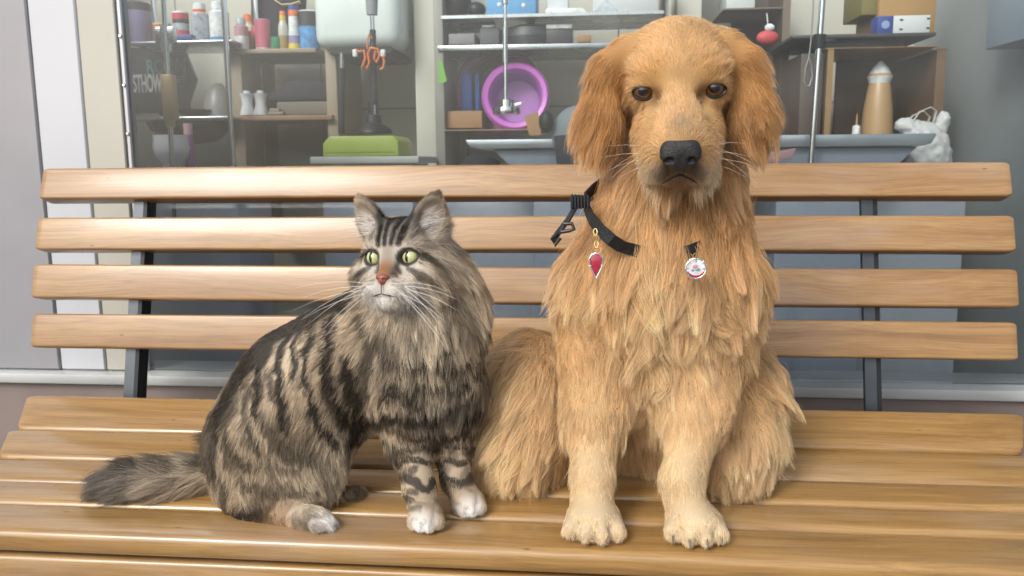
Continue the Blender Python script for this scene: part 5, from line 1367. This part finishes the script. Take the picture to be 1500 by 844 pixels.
# the bag's shelf
t = thing_at('low_cabinet', 1340, 300, 1.4, 'grey low cabinet carrying the plastic bag', 'cabinet'); MB().box((c[0]-.30, 1.30, .03), (c[0]+.09, 1.58, c[2]-.112), .005).build('carcass', pm('low_cabinet_grey', (.38, .41, .48), .5), t)
# right grooming arm with noose
t = thing_at('chrome_post', 1195, 238, 1.10, 'leaning chrome post with black clamp right of the dog', 'grooming arm'); a, b = P(1206, -20, 1.09), P(1186, 262, 1.09)
MB().tube([a, b], .0085, 14).build('pole', CHROME, t); z_ = lambda v: a+(b-a)*((v+20)/282.)
MB().tube([z_(49), z_(69)], .0165, 14).build('clamp', BLACKP, t); q = z_(59); MB().box((q[0]+.012, 1.078, q[2]-.004), (q[0]+.04, 1.10, q[2]+.006), .002).build('clamp_lever', BLACKP, t)
t = thing_at('wire_noose', 1186, 128, 1.08, 'thin grey wire noose hanging beside the chrome post', 'noose'); gw = pm('wire_grey', (.35, .36, .38), .4, metal=.6)
MB().tube([P(u, v, 1.075) for u, v in ((1192, -20), (1191, 14), (1188, 60), (1185, 84))], .0022, 8).build('cord', gw, t); MB().tube([P(u, v, 1.075) for u, v in ((1185, 84), (1180, 100), (1178, 118), (1181, 127), (1186, 125), (1190, 112), (1189, 97), (1185, 84))], .0022, 8).build('loop', gw, t)
# narrow wooden shelving behind the dog's ear
t = thing_at('narrow_shelving', 1105, 100, 1.95, 'narrow brown shelving behind the right ear of the dog', 'shelving'); NW = pm('shelving_brown', (.17, .125, .09), .6, noise=.12, nscale=12)
for v in (10, 190): a, b = fbox(1060, v, 1150, v+5, 1.93, .30); MB().box(a, b, .002).build('shelf_board', NW, t)
a, b = fbox(1144, -40, 1150, 330, 1.925, .31); MB().box(a, b, .002).build('side_panel', NW, t); a, b = fbox(1062, -40, 1143, 330, 2.20, .01); MB().box(a, b).build('back_panel', pm('shelving_dark', (.10, .085, .07), .7), t)
zn = P(1100, 10, 1.93)[2]; t = thing_at('white_carton', 1085, 8, 1.96, 'white carton on the narrow brown shelving', 'carton'); a = P(1064, 5, 1.96); b = P(1106, 5, 1.96); MB().box((a[0], 1.96, zn+.001), (b[0], 2.15, zn+.12), .003).build('carton_body', WHITEP, t)
t = thing_at('red_pouch', 1125, 60, 1.9, 'red and white crumpled pouch hanging near the right ear of the dog', 'pouch'); q = P(1126, 54, 1.9); MB().ball((q[0], 1.92, q[2]), (.040, .02, .026)).build('pouch_body', pm('pouch_red', (.55, .07, .08), .6, bump=.5), t); MB().ball((q[0]+.005, 1.915, q[2]+.034), (.018, .014, .014)).build('knot', white, t); MB().tube([(q[0], 1.92, q[2]+.045), (q[0], 1.95, zn-.02)], .002, 6).build('string', white, t)
# poster box on the right wall
t = thing_at('wall_box', 1480, 60, 1.1, 'pale blue box on the grey wall at the right edge', 'box'); a = P(1459, 60, 1.36)
MB().box((1.36, 1.05, P(1480, 58, 1.2)[2]), (1.469, 1.42, 1.75), .004).build('box_body', pm('box_pale_blue', (.34, .42, .50), .4), t)
# -- dog collar
GOLDM = mat('gold_metal', (.75, .58, .28), .3, 1.0); SILV = mat('silver_metal', (.78, .77, .76), .22, 1.0); NYL = mat('black_webbing', (.010, .011, .014), .55, bump=.5, bscale=400)
col_ = empty('dog_collar', tuple(P(880, 330, -.15)), 'black webbing dog collar half buried in the golden fur', 'collar')
ring = [P(u, v, y) for u, v, y in ((856, 290, -.085), (858, 302, -.112), (866, 320, -.146), (880, 338, -.180), (896, 352, -.190), (910, 361, -.182), (940, 370, -.166), (985, 374, -.162), (1012, 368, -.176), (1030, 360, -.162), (1065, 325, -.12), (1080, 285, -.06), (1080, 250, .03), (980, 235, .06), (895, 258, .0), (868, 278, -.05), (856, 290, -.085))]
nr = P(975, 320, -.05)
bm = bmesh.new(); rr_ = []
for i, q in enumerate(ring):
    o_ = unit(np.array([q[0]-nr[0], q[1]-nr[1], 0])); tng = unit(ring[min(i+1, len(ring)-1)]-ring[max(i-1, 0)]); w_ = unit(np.cross(tng, o_))
    rr_.append([bm.verts.new(q+w_*a_*.0085+o_*b_*.0012) for a_, b_ in ((-1, -1), (1, -1), (1, 1), (-1, 1))])
for a_, b_ in zip(rr_, rr_[1:]):
    for i in range(4): bm.faces.new((a_[i], b_[i], b_[(i+1) % 4], a_[(i+1) % 4]))
m_ = MB(); m_.bm.free(); m_.bm = bm; m_.build('strap', NYL, col_, smooth=False)
MB().tube([P(850, 289, -.128), P(842, 305, -.137), P(832, 322, -.142), P(820, 338, -.144), P(810, 352, -.140)], 0, flat=(.013, .0025, (.6, -.7, .3))).build('strap_end', NYL, col_, smooth=False)
for k in range(6):
    a_ = P(838+k*4.6, 295+k*.3, -.137-k*.0012); MB().box((a_[0]-.0016, a_[1]-.004, a_[2]-.0095), (a_[0]+.0016, a_[1]+.003, a_[2]+.0095), .0007, 1).build('buckle_rib', BLACKP, col_)
a_ = P(850, 296, -.136); MB().box((a_[0]-.013, a_[1]-.002, a_[2]-.0085), (a_[0]+.013, a_[1]+.004, a_[2]+.0085), .001, 1).build('buckle', BLACKP, col_)
MB().tube([P(826, 328, -.150), P(838, 328, -.152), P(841, 336, -.152), P(834, 338, -.152), P(822, 340, -.150)], .0026, 8).build('hook', BLACKP, col_)
MB().tube([P(817, 342, -.149), P(808, 350, -.146), P(813, 360, -.146), P(821, 349, -.148)], .0022, 8).build('slider_loop', BLACKP, col_)
rp = empty('red_pendant', tuple(P(873, 408, -.205)), 'red teardrop pendant in a silver setting hanging from the dog collar', 'pendant')
prof = [(873, 408), (865, 391), (863, 379), (867, 373), (873, 370.5), (879, 373), (883, 379), (881.5, 391)]
yP = -.212
poly = [(P(u, v, yP)[0], P(u, v, yP)[2]) for u, v in prof]
MB().prism(poly, yP-.002, yP+.002, 'XZ', .0008).build('stone', mat('red_enamel', (.36, .02, .05), .15, noise=.2, nscale=150, coat=.8), rp)
loop = [P(u, v, yP) for u, v in prof]; MB().tube([q+np.array([0, -.0018, 0]) for q in loop+loop[:1]], .0011, 8).build('bezel', SILV, rp)
for u, v, du_ in ((862, 390, 4), (884, 389, -4)): MB().tube([P(u, v, yP-.003), P(u+du_, v, yP-.003)], .0008, 6).build('prong', SILV, rp)
for i, (u, v) in enumerate(((873, 367), (873.5, 358), (873, 349), (872, 340))):
    c = P(u, v, yP+.001*i); r_ = .0038
    MB().tube([c+np.array((math.cos(t)*r_*(.6 if i % 2 else 1), math.sin(t)*.0015 if i % 2 else 0, math.sin(t)*r_*1.1)) for t in np.linspace(0, 2*math.pi, 17)], .0007, 6, cap=False).build('chain_link', GOLDM, rp)
rt_ = empty('round_tag', tuple(P(1019, 410, -.205)), 'round silver and red tag hanging on the chest of the dog', 'tag')
c = P(1019, 393, -.213); r_ = .0125
MB().lathe([(r_, .002), (r_, -.001), (r_*.9, -.0022)], c, 32, 'Y').build('disc', mat('tag_pearl', (.66, .67, .70), .2, noise=.25, nscale=180, coat=.6), rt_)
MB().tube([c+np.array((math.cos(t)*r_, -.0018, math.sin(t)*r_)) for t in np.linspace(0, 2*math.pi, 33)], .0011, 8, cap=False).build('rim', SILV, rt_)
cres = [(c[0]+r_*.9*math.cos(t), c[2]+r_*.9*math.sin(t)) for t in np.linspace(R(200), R(340), 12)]+[(c[0]+r_*.8*math.cos(t), c[2]-.001+r_*.62*math.sin(t)) for t in np.linspace(R(340), R(200), 12)]
MB().prism(cres, c[1]-.0036, c[1]-.0023, 'XZ').build('red_crescent', MATS['red_enamel'], rt_, smooth=False)
for dx, dz, rr0, m_ in ((-.001, .0025, .0032, pm('tag_pink', (.70, .22, .28), .3)), (.002, -.001, .003, pm('tag_teal', (.20, .36, .38), .3)), (-.004, -.002, .0022, MATS['tag_teal'])): MB().ball((c[0]+dx, c[1]-.0026, c[2]+dz), (rr0, .0008, rr0*.8), 12, 8).build('inlay', m_, rt_)
for k in range(8):
    t = k*math.pi/4; MB().tube([c+np.array((math.cos(t)*r_*.7, -.003, math.sin(t)*r_*.7)), c+np.array((math.cos(t)*r_*1.08, -.003, math.sin(t)*r_*1.08))], .0005, 5).build('prong', SILV, rt_)
q = P(1019, 376, -.212); MB().tube([q+np.array((math.cos(t)*.0032, 0, math.sin(t)*.0045)) for t in np.linspace(0, 2*math.pi, 17)], .0007, 6, cap=False).build('ring', GOLDM, rt_)
